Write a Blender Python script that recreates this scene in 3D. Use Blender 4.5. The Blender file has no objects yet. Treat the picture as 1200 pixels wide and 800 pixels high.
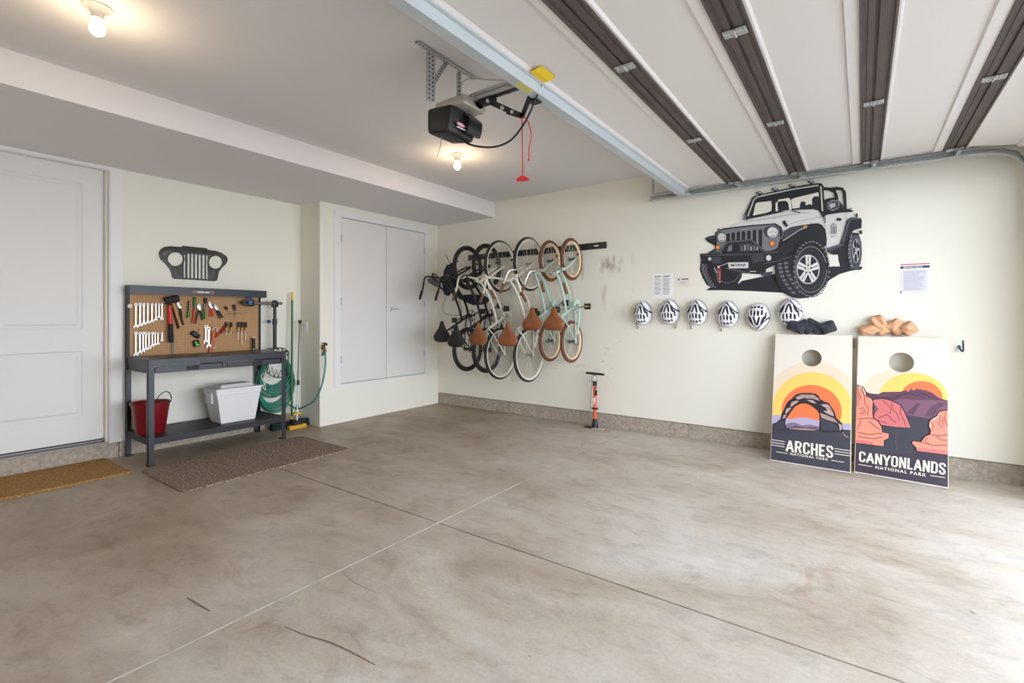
import bpy, bmesh, math, random
from mathutils import Vector, Matrix
random.seed(7)
C = bpy.context.scene.collection
scn = bpy.context.scene
PI = math.pi

# ------------------------------------------------------------------ camera, world, exposure
FPX, YAW, HY = 568.0, 0.6246, 372.0
CAM = Vector((5.204, -5.324, 1.30))
cd = bpy.data.cameras.new('camera'); cam = bpy.data.objects.new('camera', cd); C.objects.link(cam)
cd.sensor_width = 36; cd.lens = FPX / 1200 * 36; cd.shift_y = -(400 - HY) / 1200
cd.clip_start = 0.02
cam.location = CAM; cam.rotation_euler = (PI / 2, 0, YAW); scn.camera = cam
SKY_STRENGTH = 17.5
w = bpy.data.worlds.new('sky'); scn.world = w; w.use_nodes = True
nt = w.node_tree; bgn = nt.nodes['Background']; bgn.inputs[1].default_value = SKY_STRENGTH
# hazy daylight: bright low sky, dimmer overhead
tcw = nt.nodes.new('ShaderNodeTexCoord'); sxw = nt.nodes.new('ShaderNodeSeparateXYZ'); nt.links.new(tcw.outputs['Generated'], sxw.inputs[0])
rw = nt.nodes.new('ShaderNodeValToRGB'); rw.color_ramp.elements[0].position = 0.0; rw.color_ramp.elements[0].color = (0.60, 0.645, 0.71, 1); rw.color_ramp.elements[1].position = 0.6; rw.color_ramp.elements[1].color = (0.24, 0.28, 0.34, 1)
nt.links.new(sxw.outputs[2], rw.inputs[0]); nt.links.new(rw.outputs[0], bgn.inputs[0])
pl = bpy.data.lights.new('portal', 'AREA'); pl.shape = 'RECTANGLE'; pl.size = 5.4; pl.size_y = 2.3; pl.cycles.is_portal = True
po = bpy.data.objects.new('portal', pl); C.objects.link(po); po.location = (6.69, -2.75, 1.18)
po.rotation_euler = (0, PI / 2, 0); pl.size, pl.size_y = 2.34, 4.58
scn.view_settings.view_transform = 'Standard'; scn.view_settings.look = 'None'
scn.view_settings.exposure = 0.0; scn.view_settings.gamma = 1.0; scn.view_settings.use_curve_mapping = False
scn.cycles.max_bounces = 10; scn.cycles.diffuse_bounces = 7
scn.cycles.sample_clamp_indirect = 6.0
scn.cycles.use_denoising = True

# pixel of the photograph -> point on a plane of the room
SY, CY = math.sin(YAW), math.cos(YAW)
FW, RT, UP = Vector((-SY, CY, 0)), Vector((CY, SY, 0)), Vector((0, 0, 1))
def ray(px, py): return FW + RT * ((px - 600) / FPX) - UP * ((py - HY) / FPX)
def onx(px, py, x): d = ray(px, py); return CAM + d * ((x - CAM.x) / d.x)
def ony(px, py, y): d = ray(px, py); return CAM + d * ((y - CAM.y) / d.y)
def onz(px, py, z): d = ray(px, py); return CAM + d * ((z - CAM.z) / d.z)

# ------------------------------------------------------------------ materials
def lin(c):
    return tuple((v / 255 / 12.92) if v / 255 <= 0.04045 else ((v / 255 + 0.055) / 1.055) ** 2.4 for v in c) + (1.0,)
MATS = {}
def mat(name, rgb, rough=0.6, metal=0.0, var=0.0, scale=8.0, bump=0.0, bscale=60.0, stretch=None, spec=None, trans=0.0):
    if name in MATS: return MATS[name]
    m = bpy.data.materials.new(name); m.use_nodes = True; nt = m.node_tree; b = nt.nodes['Principled BSDF']
    b.inputs['Base Color'].default_value = lin(rgb); b.inputs['Roughness'].default_value = rough; b.inputs['Metallic'].default_value = metal
    if spec is not None: b.inputs['Specular IOR Level'].default_value = spec
    if trans: b.inputs['Transmission Weight'].default_value = trans
    tc = nt.nodes.new('ShaderNodeTexCoord'); mp = nt.nodes.new('ShaderNodeMapping'); nt.links.new(tc.outputs['Object'], mp.inputs[0])
    if stretch: mp.inputs['Scale'].default_value = stretch
    if var > 0:
        n = nt.nodes.new('ShaderNodeTexNoise'); n.inputs['Scale'].default_value = scale; n.inputs['Detail'].default_value = 6
        nt.links.new(mp.outputs[0], n.inputs['Vector'])
        r = nt.nodes.new('ShaderNodeValToRGB'); r.color_ramp.elements[0].position = 0.3; r.color_ramp.elements[1].position = 0.7
        c = lin(rgb); r.color_ramp.elements[0].color = tuple(v * (1 - var) for v in c[:3]) + (1,)
        r.color_ramp.elements[1].color = tuple(min(1, v * (1 + var * 0.6)) for v in c[:3]) + (1,)
        nt.links.new(n.outputs['Fac'], r.inputs[0]); nt.links.new(r.outputs[0], b.inputs['Base Color'])
    if bump > 0:
        n2 = nt.nodes.new('ShaderNodeTexNoise'); n2.inputs['Scale'].default_value = bscale; n2.inputs['Detail'].default_value = 4
        nt.links.new(mp.outputs[0], n2.inputs['Vector'])
        bp = nt.nodes.new('ShaderNodeBump'); bp.inputs['Strength'].default_value = bump; bp.inputs['Distance'].default_value = 0.01
        nt.links.new(n2.outputs['Fac'], bp.inputs['Height']); nt.links.new(bp.outputs[0], b.inputs['Normal'])
    MATS[name] = m; return m
def emit(name, rgb, strength):
    m = bpy.data.materials.new(name); m.use_nodes = True; b = m.node_tree.nodes['Principled BSDF']
    b.inputs['Base Color'].default_value = (1, 1, 1, 1); b.inputs['Emission Color'].default_value = lin(rgb); b.inputs['Emission Strength'].default_value = strength
    MATS[name] = m; return m

M_wall = mat('wall_paint', (233, 230, 218), 0.85, var=0.015, scale=1.5, bump=0.12, bscale=90)
M_ceil = mat('ceiling_paint', (224, 222, 224), 0.9, var=0.01, scale=1.2, bump=0.1, bscale=70)
M_soffit = mat('soffit_paint', (230, 226, 227), 0.9, bump=0.08, bscale=80)
M_door = mat('door_paint', (224, 221, 218), 0.5, var=0.01, scale=2)
M_trim = mat('trim_paint', (231, 230, 229), 0.5)
M_jamb = mat('jamb_paint', (214, 209, 200), 0.5)
M_alu = mat('brushed_aluminium', (190, 190, 192), 0.45, 0.7)
M_black = mat('black_steel', (38, 38, 41), 0.42, 0.1, var=0.1, scale=6)
M_blackp = mat('black_plastic', (26, 26, 28), 0.5)
M_rubber = mat('black_rubber', (36, 34, 34), 0.8, bump=0.2, bscale=200)
M_galv = mat('galvanised_steel', (190, 193, 192), 0.42, 0.4, var=0.12, scale=30)
M_chrome = mat('chrome', (215, 215, 215), 0.22, 0.9)
M_steel = mat('polished_steel', (225, 225, 222), 0.28, 0.55)
M_brass = mat('brass', (140, 110, 60), 0.4, 0.8)
M_white = mat('white_plastic', (235, 235, 235), 0.5)
M_paper = mat('paper', (240, 239, 238), 0.9)
M_ink = mat('printed_grey', (170, 172, 180), 0.9)
M_curb = mat('kerb_concrete', (176, 164, 150), 0.95, var=0.28, scale=38, bump=1.0, bscale=70)

def floor_material():
    m = bpy.data.materials.new('floor_concrete'); m.use_nodes = True; nt = m.node_tree; b = nt.nodes['Principled BSDF']
    tc = nt.nodes.new('ShaderNodeTexCoord')
    def noise(scale, detail, stretch=(1, 1, 1), rough=0.55, dist=0.0):
        mp = nt.nodes.new('ShaderNodeMapping'); mp.inputs['Scale'].default_value = stretch; nt.links.new(tc.outputs['Object'], mp.inputs[0])
        n = nt.nodes.new('ShaderNodeTexNoise'); n.inputs['Scale'].default_value = scale; n.inputs['Detail'].default_value = detail
        n.inputs['Roughness'].default_value = rough; n.inputs['Distortion'].default_value = dist
        nt.links.new(mp.outputs[0], n.inputs['Vector']); return n
    def ramp(src, stops):
        r = nt.nodes.new('ShaderNodeValToRGB'); e = r.color_ramp.elements
        e[0].position, e[0].color = stops[0][0], stops[0][1]; e[1].position, e[1].color = stops[-1][0], stops[-1][1]
        for p, c in stops[1:-1]:
            k = e.new(p); k.color = c
        nt.links.new(src, r.inputs[0]); return r
    def mix(a, bb, fac, mode='MULTIPLY'):
        x = nt.nodes.new('ShaderNodeMix'); x.data_type = 'RGBA'; x.blend_type = mode
        if isinstance(fac, float): x.inputs[0].default_value = fac
        else: nt.links.new(fac, x.inputs[0])
        nt.links.new(a, x.inputs[6]); nt.links.new(bb, x.inputs[7]); return x.outputs[2]
    g = lambda v: (v, v, v, 1)
    base = ramp(noise(0.9, 5, (1.0, 1.6, 1), 0.6, 0.6).outputs['Fac'], [(0.3, lin((180, 165, 147))), (0.5, lin((204, 193, 180))), (0.72, lin((220, 213, 205)))])
    mid = ramp(noise(5, 8, (1, 1.8, 1), 0.7, 0.8).outputs['Fac'], [(0.28, g(0.74)), (0.48, g(0.96)), (0.7, g(1.04))])
    fine = ramp(noise(60, 6).outputs['Fac'], [(0.3, g(0.92)), (0.7, g(1.05))])
    stain = ramp(noise(2.3, 7, (1, 1.3, 1), 0.65, 1.2).outputs['Fac'], [(0.0, g(0)), (0.56, g(0)), (0.74, g(1)), (1, g(1))])
    c = mix(base.outputs[0], mid.outputs[0], 1.0); c = mix(c, fine.outputs[0], 1.0)
    dk = nt.nodes.new('ShaderNodeRGB'); dk.outputs[0].default_value = lin((226, 215, 204))
    c = mix(c, dk.outputs[0], stain.outputs[0])
    spots = ramp(noise(16, 3, (1, 1, 1), 0.5).outputs['Fac'], [(0.0, g(0)), (0.73, g(0)), (0.77, g(0.6)), (1, g(0.8))])
    dk2 = nt.nodes.new('ShaderNodeRGB'); dk2.outputs[0].default_value = lin((170, 150, 135))
    c = mix(c, dk2.outputs[0], spots.outputs[0])
    # concrete colour turns darker and browner towards the entry door side
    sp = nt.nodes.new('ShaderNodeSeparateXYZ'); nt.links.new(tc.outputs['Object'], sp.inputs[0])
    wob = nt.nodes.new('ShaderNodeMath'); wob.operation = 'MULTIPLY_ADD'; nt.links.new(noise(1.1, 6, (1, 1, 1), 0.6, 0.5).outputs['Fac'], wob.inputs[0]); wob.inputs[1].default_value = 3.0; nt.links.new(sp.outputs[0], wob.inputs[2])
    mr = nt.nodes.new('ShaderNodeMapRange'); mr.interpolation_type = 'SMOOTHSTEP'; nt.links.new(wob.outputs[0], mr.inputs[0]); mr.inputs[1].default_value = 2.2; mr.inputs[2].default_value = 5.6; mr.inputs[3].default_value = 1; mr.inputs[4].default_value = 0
    brown_tint = nt.nodes.new('ShaderNodeRGB'); brown_tint.outputs[0].default_value = (0.64, 0.58, 0.50, 1)
    c = mix(c, brown_tint.outputs[0], mr.outputs[0])
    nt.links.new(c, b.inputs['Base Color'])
    rr = ramp(noise(3, 5).outputs['Fac'], [(0.3, g(0.40)), (0.7, g(0.60))]); nt.links.new(rr.outputs[0], b.inputs['Roughness'])
    bp = nt.nodes.new('ShaderNodeBump'); bp.inputs['Strength'].default_value = 0.15; bp.inputs['Distance'].default_value = 0.01
    nt.links.new(noise(40, 5).outputs['Fac'], bp.inputs['Height']); nt.links.new(bp.outputs[0], b.inputs['Normal'])
    MATS['floor'] = m; return m
M_floor = floor_material()

def scuffed_wall():
    # right wall paint with tyre scuffs and drip stains under and beside the bicycle rail
    m = M_wall.copy(); m.name = 'scuffed_wall_paint'; nt = m.node_tree; b = nt.nodes['Principled BSDF']
    src = b.inputs['Base Color'].links[0].from_socket
    tc = nt.nodes.new('ShaderNodeTexCoord'); sep = nt.nodes.new('ShaderNodeSeparateXYZ'); nt.links.new(tc.outputs['Object'], sep.inputs[0])
    def math_(op, a, bb=None, cc=None):
        n = nt.nodes.new('ShaderNodeMath'); n.operation = op
        for i, v in enumerate((a, bb, cc)):
            if v is None: continue
            if isinstance(v, (int, float)): n.inputs[i].default_value = v
            else: nt.links.new(v, n.inputs[i])
        return n.outputs[0]
    def bumpf(sock, lo, hi, soft):
        a = nt.nodes.new('ShaderNodeMapRange'); a.interpolation_type = 'SMOOTHSTEP'; nt.links.new(sock, a.inputs[0]); a.inputs[1].default_value = lo; a.inputs[2].default_value = lo + soft
        c = nt.nodes.new('ShaderNodeMapRange'); c.interpolation_type = 'SMOOTHSTEP'; nt.links.new(sock, c.inputs[0]); c.inputs[1].default_value = hi - soft; c.inputs[2].default_value = hi; c.inputs[3].default_value = 1; c.inputs[4].default_value = 0
        return math_('MULTIPLY', a.outputs[0], c.outputs[0])
    def noise(scale, stretch, lo, hi, detail=5):
        mp = nt.nodes.new('ShaderNodeMapping'); mp.inputs['Scale'].default_value = stretch; nt.links.new(tc.outputs['Object'], mp.inputs[0])
        n = nt.nodes.new('ShaderNodeTexNoise'); n.inputs['Scale'].default_value = scale; n.inputs['Detail'].default_value = detail; nt.links.new(mp.outputs[0], n.inputs['Vector'])
        a = nt.nodes.new('ShaderNodeMapRange'); nt.links.new(n.outputs['Fac'], a.inputs[0]); a.inputs[1].default_value = lo; a.inputs[2].default_value = hi; return a.outputs[0]
    def blend(src, col, fac):
        x = nt.nodes.new('ShaderNodeMix'); x.data_type = 'RGBA'; nt.links.new(fac, x.inputs[0]); nt.links.new(src, x.inputs[6]); x.inputs[7].default_value = lin(col); return x.outputs[2]
    X, Z = sep.outputs[0], sep.outputs[2]
    f1 = math_('MULTIPLY', math_('MULTIPLY', bumpf(X, 0.9, 3.25, 0.35), bumpf(Z, 1.3, 2.12, 0.2)), noise(9, (1, 1, 0.22), 0.56, 0.72))
    f1 = math_('MULTIPLY', f1, 0.6)
    f2 = math_('MULTIPLY', math_('MULTIPLY', bumpf(X, 0.7, 3.2, 0.3), bumpf(Z, 0.3, 1.3, 0.25)), noise(10, (0.6, 1, 1.2), 0.62, 0.76))
    f2 = math_('MULTIPLY', f2, 0.5)
    f3 = math_('MULTIPLY', math_('MULTIPLY', bumpf(X, 2.62, 3.0, 0.12), bumpf(Z, 1.8, 2.06, 0.08)), noise(14, (1, 1, 0.5), 0.42, 0.7))
    f3 = math_('MULTIPLY', f3, 0.7)
    c = blend(src, (150, 132, 105), f1); c = blend(c, (125, 122, 118), f2); c = blend(c, (120, 100, 75), f3)
    nt.links.new(c, b.inputs['Base Color']); return m
M_wallR = scuffed_wall()

# ------------------------------------------------------------------ mesh builder
ORG = {}
class MB:
    def __init__(s): s.v = []; s.f = []; s.m = []; s.mi = 0; s.mats = []
    def use(s, m):
        if m not in s.mats: s.mats.append(m)
        s.mi = s.mats.index(m); return s
    def add(s, vs, fs):
        o = len(s.v); s.v += [Vector(v) for v in vs]
        for f in fs: s.f.append([i + o for i in f]); s.m.append(s.mi)
        return s
    def box(s, x0, x1, y0, y1, z0, z1):
        if x0 > x1: x0, x1 = x1, x0
        if y0 > y1: y0, y1 = y1, y0
        if z0 > z1: z0, z1 = z1, z0
        vs = [(x, y, z) for z in (z0, z1) for y in (y0, y1) for x in (x0, x1)]
        return s.add(vs, [(0, 2, 3, 1), (4, 5, 7, 6), (0, 1, 5, 4), (2, 6, 7, 3), (0, 4, 6, 2), (1, 3, 7, 5)])
    def bbox(s, x0, x1, y0, y1, z0, z1, r=0.004, seg=2, M=None):
        bm = bmesh.new(); bmesh.ops.create_cube(bm, size=1)
        for v in bm.verts: v.co = Vector(((x0 + x1) / 2 + v.co.x * abs(x1 - x0), (y0 + y1) / 2 + v.co.y * abs(y1 - y0), (z0 + z1) / 2 + v.co.z * abs(z1 - z0)))
        bmesh.ops.bevel(bm, geom=bm.edges[:], offset=r, segments=seg, affect='EDGES', profile=0.5)
        s.frombm(bm, M); return s
    def obox(s, c, size, R=None):
        R = R or Matrix.Identity(3); c = Vector(c); h = Vector(size) / 2
        vs = [c + R @ Vector((x * h.x, y * h.y, z * h.z)) for z in (-1, 1) for y in (-1, 1) for x in (-1, 1)]
        return s.add(vs, [(0, 2, 3, 1), (4, 5, 7, 6), (0, 1, 5, 4), (2, 6, 7, 3), (0, 4, 6, 2), (1, 3, 7, 5)])
    def frombm(s, bm, M=None):
        bm.verts.ensure_lookup_table()
        vs = [(M @ v.co if M else v.co.copy()) for v in bm.verts]; idx = {v: i for i, v in enumerate(bm.verts)}
        s.add(vs, [[idx[v] for v in f.verts] for f in bm.faces]); bm.free(); return s
    def frame(s, d):
        d = Vector(d).normalized(); a = Vector((0, 0, 1)) if abs(d.z) < 0.9 else Vector((1, 0, 0))
        u = d.cross(a).normalized(); return u, d.cross(u).normalized()
    def cyl(s, p0, p1, r0, r1=None, n=14, caps=True):
        p0, p1 = Vector(p0), Vector(p1); r1 = r0 if r1 is None else r1; u, v = s.frame(p1 - p0)
        vs = [p + (u * math.cos(2 * PI * i / n) + v * math.sin(2 * PI * i / n)) * r for p, r in ((p0, r0), (p1, r1)) for i in range(n)]
        fs = [(i, (i + 1) % n, n + (i + 1) % n, n + i) for i in range(n)]
        if caps: fs += [tuple(range(n))[::-1], tuple(range(n, 2 * n))]
        return s.add(vs, fs)
    def tube(s, pts, r, n=10, closed=False, caps=True, flat=1.0):
        pts = [Vector(p) for p in pts]; N = len(pts); rs = r if isinstance(r, (list, tuple)) else [r] * N
        vs = []; u = None
        for i, p in enumerate(pts):
            if closed: t = pts[(i + 1) % N] - pts[i - 1]
            else: t = pts[min(i + 1, N - 1)] - pts[max(i - 1, 0)]
            t.normalize()
            if u is None: u, _ = s.frame(t)
            else:
                u = u - t * u.dot(t)
                if u.length < 1e-6: u, _ = s.frame(t)
                u.normalize()
            v = t.cross(u)
            for k in range(n):
                a = 2 * PI * k / n; vs.append(p + (u * math.cos(a) + v * math.sin(a) * flat) * rs[i])
        fs = []
        for i in range(N if closed else N - 1):
            j = (i + 1) % N
            for k in range(n): fs.append((i * n + k, i * n + (k + 1) % n, j * n + (k + 1) % n, j * n + k))
        if not closed and caps: fs += [tuple(range(n))[::-1], tuple(range((N - 1) * n, N * n))]
        return s.add(vs, fs)
    def torus(s, c, axis, R, r, N=48, n=12, ry=None, matfn=None):
        c = Vector(c); u, v = s.frame(axis); w = Vector(axis).normalized(); vs = []; ry = ry or r
        for i in range(N):
            a = 2 * PI * i / N; e = u * math.cos(a) + v * math.sin(a)
            for k in range(n):
                b = 2 * PI * k / n; vs.append(c + e * (R + r * math.cos(b)) + w * (ry * math.sin(b)))
        o = len(s.v); s.v += vs
        for i in range(N):
            for k in range(n):
                j, l = (i + 1) % N, (k + 1) % n
                s.f.append([o + i * n + k, o + i * n + l, o + j * n + l, o + j * n + k])
                s.m.append(matfn((k + 0.5) / n * 2 * PI) if matfn else s.mi)
        return s
    def lathe(s, prof, c=(0, 0, 0), axis=(0, 0, 1), n=24):
        c = Vector(c); u, v = s.frame(axis); w = Vector(axis).normalized(); vs = []
        for r, h in prof:
            for k in range(n):
                a = 2 * PI * k / n; vs.append(c + (u * math.cos(a) + v * math.sin(a)) * r + w * h)
        fs = [(i * n + k, i * n + (k + 1) % n, (i + 1) * n + (k + 1) % n, (i + 1) * n + k) for i in range(len(prof) - 1) for k in range(n)]
        if prof[0][0] > 1e-5: fs.append(tuple(range(n))[::-1])
        if prof[-1][0] > 1e-5: fs.append(tuple(range((len(prof) - 1) * n, len(prof) * n)))
        return s.add(vs, fs)
    def ell(s, c, rx, ry, rz, n=20, m=12, R=None):
        c = Vector(c); vs = []
        for j in range(m + 1):
            t = PI * j / m
            for i in range(n):
                a = 2 * PI * i / n; p = Vector((rx * math.sin(t) * math.cos(a), ry * math.sin(t) * math.sin(a), rz * math.cos(t)))
                vs.append(c + (R @ p if R else p))
        fs = [(j * n + i, (j + 1) * n + i, (j + 1) * n + (i + 1) % n, j * n + (i + 1) % n) for j in range(m) for i in range(n)]
        return s.add(vs, fs)
    def extr(s, poly, fn, d0, d1):
        # polygon (a, b) extruded between depths d0 and d1; fn(a, b, d) -> point
        n = len(poly); vs = [fn(a, b, d) for d in (d0, d1) for a, b in poly]
        return s.add(vs, [tuple(range(n))[::-1], tuple(range(n, 2 * n))] + [(i, (i + 1) % n, n + (i + 1) % n, n + i) for i in range(n)])
    def build(s, name, material=None, parent=None, origin=None, smooth=False, angle=40, weld=False):
        if material is not None and not s.mats: s.mats = [material]
        if parent is not None: org = ORG[parent.name]
        elif origin is not None: org = Vector(origin)
        else:
            xs = [v.x for v in s.v]; ys = [v.y for v in s.v]; zs = [v.z for v in s.v]
            org = Vector(((min(xs) + max(xs)) / 2, (min(ys) + max(ys)) / 2, min(zs)))
        me = bpy.data.meshes.new(name); me.from_pydata([v - org for v in s.v], [], s.f)
        for m in s.mats: me.materials.append(m)
        me.polygons.foreach_set('material_index', s.m)
        bm = bmesh.new(); bm.from_mesh(me)
        bmesh.ops.remove_doubles(bm, verts=bm.verts, dist=1e-6)
        bmesh.ops.recalc_face_normals(bm, faces=bm.faces); bm.to_mesh(me); bm.free()
        if smooth:
            me.polygons.foreach_set('use_smooth', [True] * len(me.polygons)); me.set_sharp_from_angle(angle=math.radians(angle))
        me.update()
        o = bpy.data.objects.new(name, me); C.objects.link(o)
        ORG[o.name] = org
        if parent is not None: o.parent = parent
        else: o.location = org
        return o
def tag(o, label, cat, group=None, kind=None):
    o['label'] = label; o['category'] = cat
    if group: o['group'] = group
    if kind: o['kind'] = kind
    return o
def thing(name, label, cat, loc, group=None):
    o = bpy.data.objects.new(name, None); C.objects.link(o); o.empty_display_size = 0.05
    o.location = loc; ORG[o.name] = Vector(loc); return tag(o, label, cat, group)
def struct(o): o['kind'] = 'structure'; return o
def copy_tree(o, parent=None):
    c = o.copy(); C.objects.link(c)
    if parent is not None: c.parent = parent
    for ch in list(o.children): copy_tree(ch, c)
    return c
def lab(o, text): o['label'] = text; return o

def catmull(pts, k=6, closed=False):
    pts = [Vector(p) for p in pts]; out = []; N = len(pts)
    rng = range(N if closed else N - 1)
    for i in rng:
        p0 = pts[(i - 1) % N] if closed or i > 0 else pts[0]; p1 = pts[i]; p2 = pts[(i + 1) % N]; p3 = pts[(i + 2) % N] if closed or i + 2 < N else pts[-1]
        for j in range(k):
            t = j / k; out.append(0.5 * ((2 * p1) + (p2 - p0) * t + (2 * p0 - 5 * p1 + 4 * p2 - p3) * t * t + (3 * p1 - p0 - 3 * p2 + p3) * t ** 3))
    if not closed: out.append(pts[-1])
    return out
def curve2mesh(loops, extrude=0.0, bevel=0.0):
    # filled 2-D outlines (holes allowed) -> (verts, faces) in local x/y with depth z
    cu = bpy.data.curves.new('tmp', 'CURVE'); cu.dimensions = '2D'; cu.fill_mode = 'BOTH'; cu.extrude = extrude; cu.bevel_depth = bevel; cu.bevel_resolution = 1
    for L in loops:
        sp = cu.splines.new('POLY'); sp.points.add(len(L) - 1); sp.use_cyclic_u = True
        for p, q in zip(sp.points, L): p.co = (q[0], q[1], 0, 1)
    return _obj2mesh(cu)
def _obj2mesh(cu):
    ob = bpy.data.objects.new('tmp', cu); C.objects.link(ob); dg = bpy.context.evaluated_depsgraph_get(); dg.update()
    me = bpy.data.meshes.new_from_object(ob.evaluated_get(dg)); vs = [v.co.copy() for v in me.vertices]; fs = [list(p.vertices) for p in me.polygons]
    bpy.data.objects.remove(ob); bpy.data.meshes.remove(me); bpy.data.curves.remove(cu); return vs, fs
def text_mesh(txt, bold=0.0, spacing=1.0):
    cu = bpy.data.curves.new('tmp', 'FONT'); cu.body = txt; cu.size = 1; cu.offset = bold; cu.space_character = spacing; cu.resolution_u = 3
    vs, fs = _obj2mesh(cu)
    x0, x1 = min(v.x for v in vs), max(v.x for v in vs); y0, y1 = min(v.y for v in vs), max(v.y for v in vs)
    return [((v.x - x0) / (x1 - x0), (v.y - y0) / (y1 - y0)) for v in vs], fs
def ngon_tri(pts):
    # ear-clipping through Blender's own tessellator
    from mathutils.geometry import tessellate_polygon
    return [list(t) for t in tessellate_polygon([[Vector((p[0], p[1], 0)) for p in pts]])]
def ellpts(cx, cy, rx, ry, n=36, a0=0): return [(cx + rx * math.cos(a0 + 2 * PI * i / n), cy + ry * math.sin(a0 + 2 * PI * i / n)) for i in range(n)]
def strip(pts, wd):
    out = []
    for i, p in enumerate(pts):
        a = pts[max(i - 1, 0)]; b = pts[min(i + 1, len(pts) - 1)]; dx, dy = b[0] - a[0], b[1] - a[1]; L = math.hypot(dx, dy) or 1
        ww = wd * (0.4 + 0.6 * math.sin(PI * (i + 0.5) / len(pts))) / 2 if wd < 0 else wd / 2
        out.append(((p[0] - dy / L * ww, p[1] + dx / L * ww), (p[0] + dy / L * ww, p[1] - dx / L * ww)))
    return [a for a, b in out] + [b for a, b in out][::-1]
LET = {
 'A': (0.52, [[(0.04, 1), (0.26, 0.04)], [(0.48, 1), (0.26, 0.04)], [(0.12, 0.68), (0.40, 0.68)]]),
 'R': (0.48, [[(0.08, 1), (0.08, 0)], [(0.08, 0.07), (0.30, 0.07), (0.39, 0.14), (0.39, 0.42), (0.30, 0.5), (0.08, 0.5)], [(0.27, 0.5), (0.41, 1)]]),
 'C': (0.46, [[(0.39, 0.32), (0.39, 0.16), (0.31, 0.07), (0.15, 0.07), (0.08, 0.16), (0.08, 0.84), (0.15, 0.93), (0.31, 0.93), (0.39, 0.84), (0.39, 0.66)]]),
 'H': (0.48, [[(0.08, 1), (0.08, 0)], [(0.40, 1), (0.40, 0)], [(0.08, 0.5), (0.40, 0.5)]]),
 'E': (0.42, [[(0.08, 1), (0.08, 0)], [(0.02, 0.07), (0.38, 0.07)], [(0.02, 0.93), (0.38, 0.93)], [(0.08, 0.5), (0.34, 0.5)]]),
 'S': (0.46, [[(0.39, 0.30), (0.39, 0.16), (0.31, 0.07), (0.15, 0.07), (0.08, 0.16), (0.08, 0.32), (0.14, 0.42), (0.33, 0.56), (0.39, 0.68), (0.39, 0.84), (0.31, 0.93), (0.15, 0.93), (0.08, 0.84), (0.08, 0.68)]]),
 'N': (0.50, [[(0.08, 1), (0.08, 0)], [(0.42, 1), (0.42, 0)], [(0.09, 0.02), (0.41, 0.98)]]),
 'Y': (0.48, [[(0.03, 0), (0.24, 0.56)], [(0.45, 0), (0.24, 0.56)], [(0.24, 0.52), (0.24, 1)]]),
 'O': (0.48, [[(0.08, 0.5), (0.08, 0.16), (0.15, 0.07), (0.33, 0.07), (0.40, 0.16), (0.40, 0.84), (0.33, 0.93), (0.15, 0.93), (0.08, 0.84), (0.08, 0.5)]]),
 'L': (0.40, [[(0.08, 0), (0.08, 1)], [(0.02, 0.93), (0.37, 0.93)]]),
 'D': (0.48, [[(0.08, 0), (0.08, 1)], [(0.04, 0.07), (0.30, 0.07), (0.40, 0.17), (0.40, 0.83), (0.30, 0.93), (0.04, 0.93)]])}
def block_text(a, m, txt, tl, tr, br, bl):
    # condensed block capitals drawn as broad strokes
    W = sum(LET[c][0] + 0.07 for c in txt) - 0.07; x = 0
    for c in txt:
        w_, strokes = LET[c]
        for st in strokes:
            q = []
            for u, v in strip(st, 0.145):
                u = (x + u) / W; v = min(1, max(0, v)); p = (tl[0] * (1 - u) + tr[0] * u, tl[1] * (1 - u) + tr[1] * u); r = (bl[0] * (1 - u) + br[0] * u, bl[1] * (1 - u) + br[1] * u)
                q.append((p[0] * (1 - v) + r[0] * v, p[1] * (1 - v) + r[1] * v))
            a.poly(m, q)
        x += w_ + 0.07
class Art:
    # flat artwork: coloured patches stacked in thin layers on a surface; fn(a, b, depth) -> point
    def __init__(s, fn, clip=None): s.mb = MB(); s.fn = fn; s.k = 0; s.step = 0.00035; s.clip = clip
    def poly(s, m, pts):
        if s.clip: pts = s.clip(pts)
        if len(pts) < 3: return
        s.k += 1; s.mb.use(m); s.mb.add([s.fn(a, b, s.k * s.step) for a, b in pts], ngon_tri(pts))
    def line(s, m, pts, wd): s.poly(m, strip(pts, wd))
    def text(s, m, txt, tl, tr, br, bl, bold=0.02, spacing=1.0):
        vs, fs = text_mesh(txt, bold, spacing); s.k += 1; s.mb.use(m); out = []
        for u, v in vs:
            v = 1 - v; a = (tl[0] * (1 - u) + tr[0] * u, tl[1] * (1 - u) + tr[1] * u); b = (bl[0] * (1 - u) + br[0] * u, bl[1] * (1 - u) + br[1] * u)
            out.append(s.fn(a[0] * (1 - v) + b[0] * v, a[1] * (1 - v) + b[1] * v, s.k * s.step))
        s.mb.add(out, fs)

# ------------------------------------------------------------------ the room
JX, JY = 3.03, -3.105           # saw joints of the slab
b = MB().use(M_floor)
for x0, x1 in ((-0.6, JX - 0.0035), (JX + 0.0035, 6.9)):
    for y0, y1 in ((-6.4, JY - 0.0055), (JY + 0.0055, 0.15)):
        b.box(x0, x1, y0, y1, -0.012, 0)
M_joint = mat('joint_dirt', (70, 62, 54), 0.95, var=0.3, scale=30)
M_jlite = mat('joint_edge', (214, 206, 195), 0.8, var=0.35, scale=6)
b.use(M_joint).box(-0.6, 6.9, -6.4, 0.15, -0.1, -0.008)
b.use(M_jlite).box(JX - 0.0085, JX - 0.0030, -6.3, -2.2, -0.004, 0.0006)
M_scr = mat('scratch', (128, 114, 100), 0.9)
b.use(M_scr)
def floor_mark(px, wd):
    q = catmull([onz(x, y, 0.0004) for x, y in px], 5); pts = strip([(p.x, p.y) for p in q], -wd)
    n = len(pts) // 2
    b.add([(p[0], p[1], 0.0006) for p in pts], [(i, i + 1, 2 * n - 2 - i, 2 * n - 1 - i) for i in range(n - 1)])
floor_mark([(219, 700), (232, 708), (246, 716)], 0.012)
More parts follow.
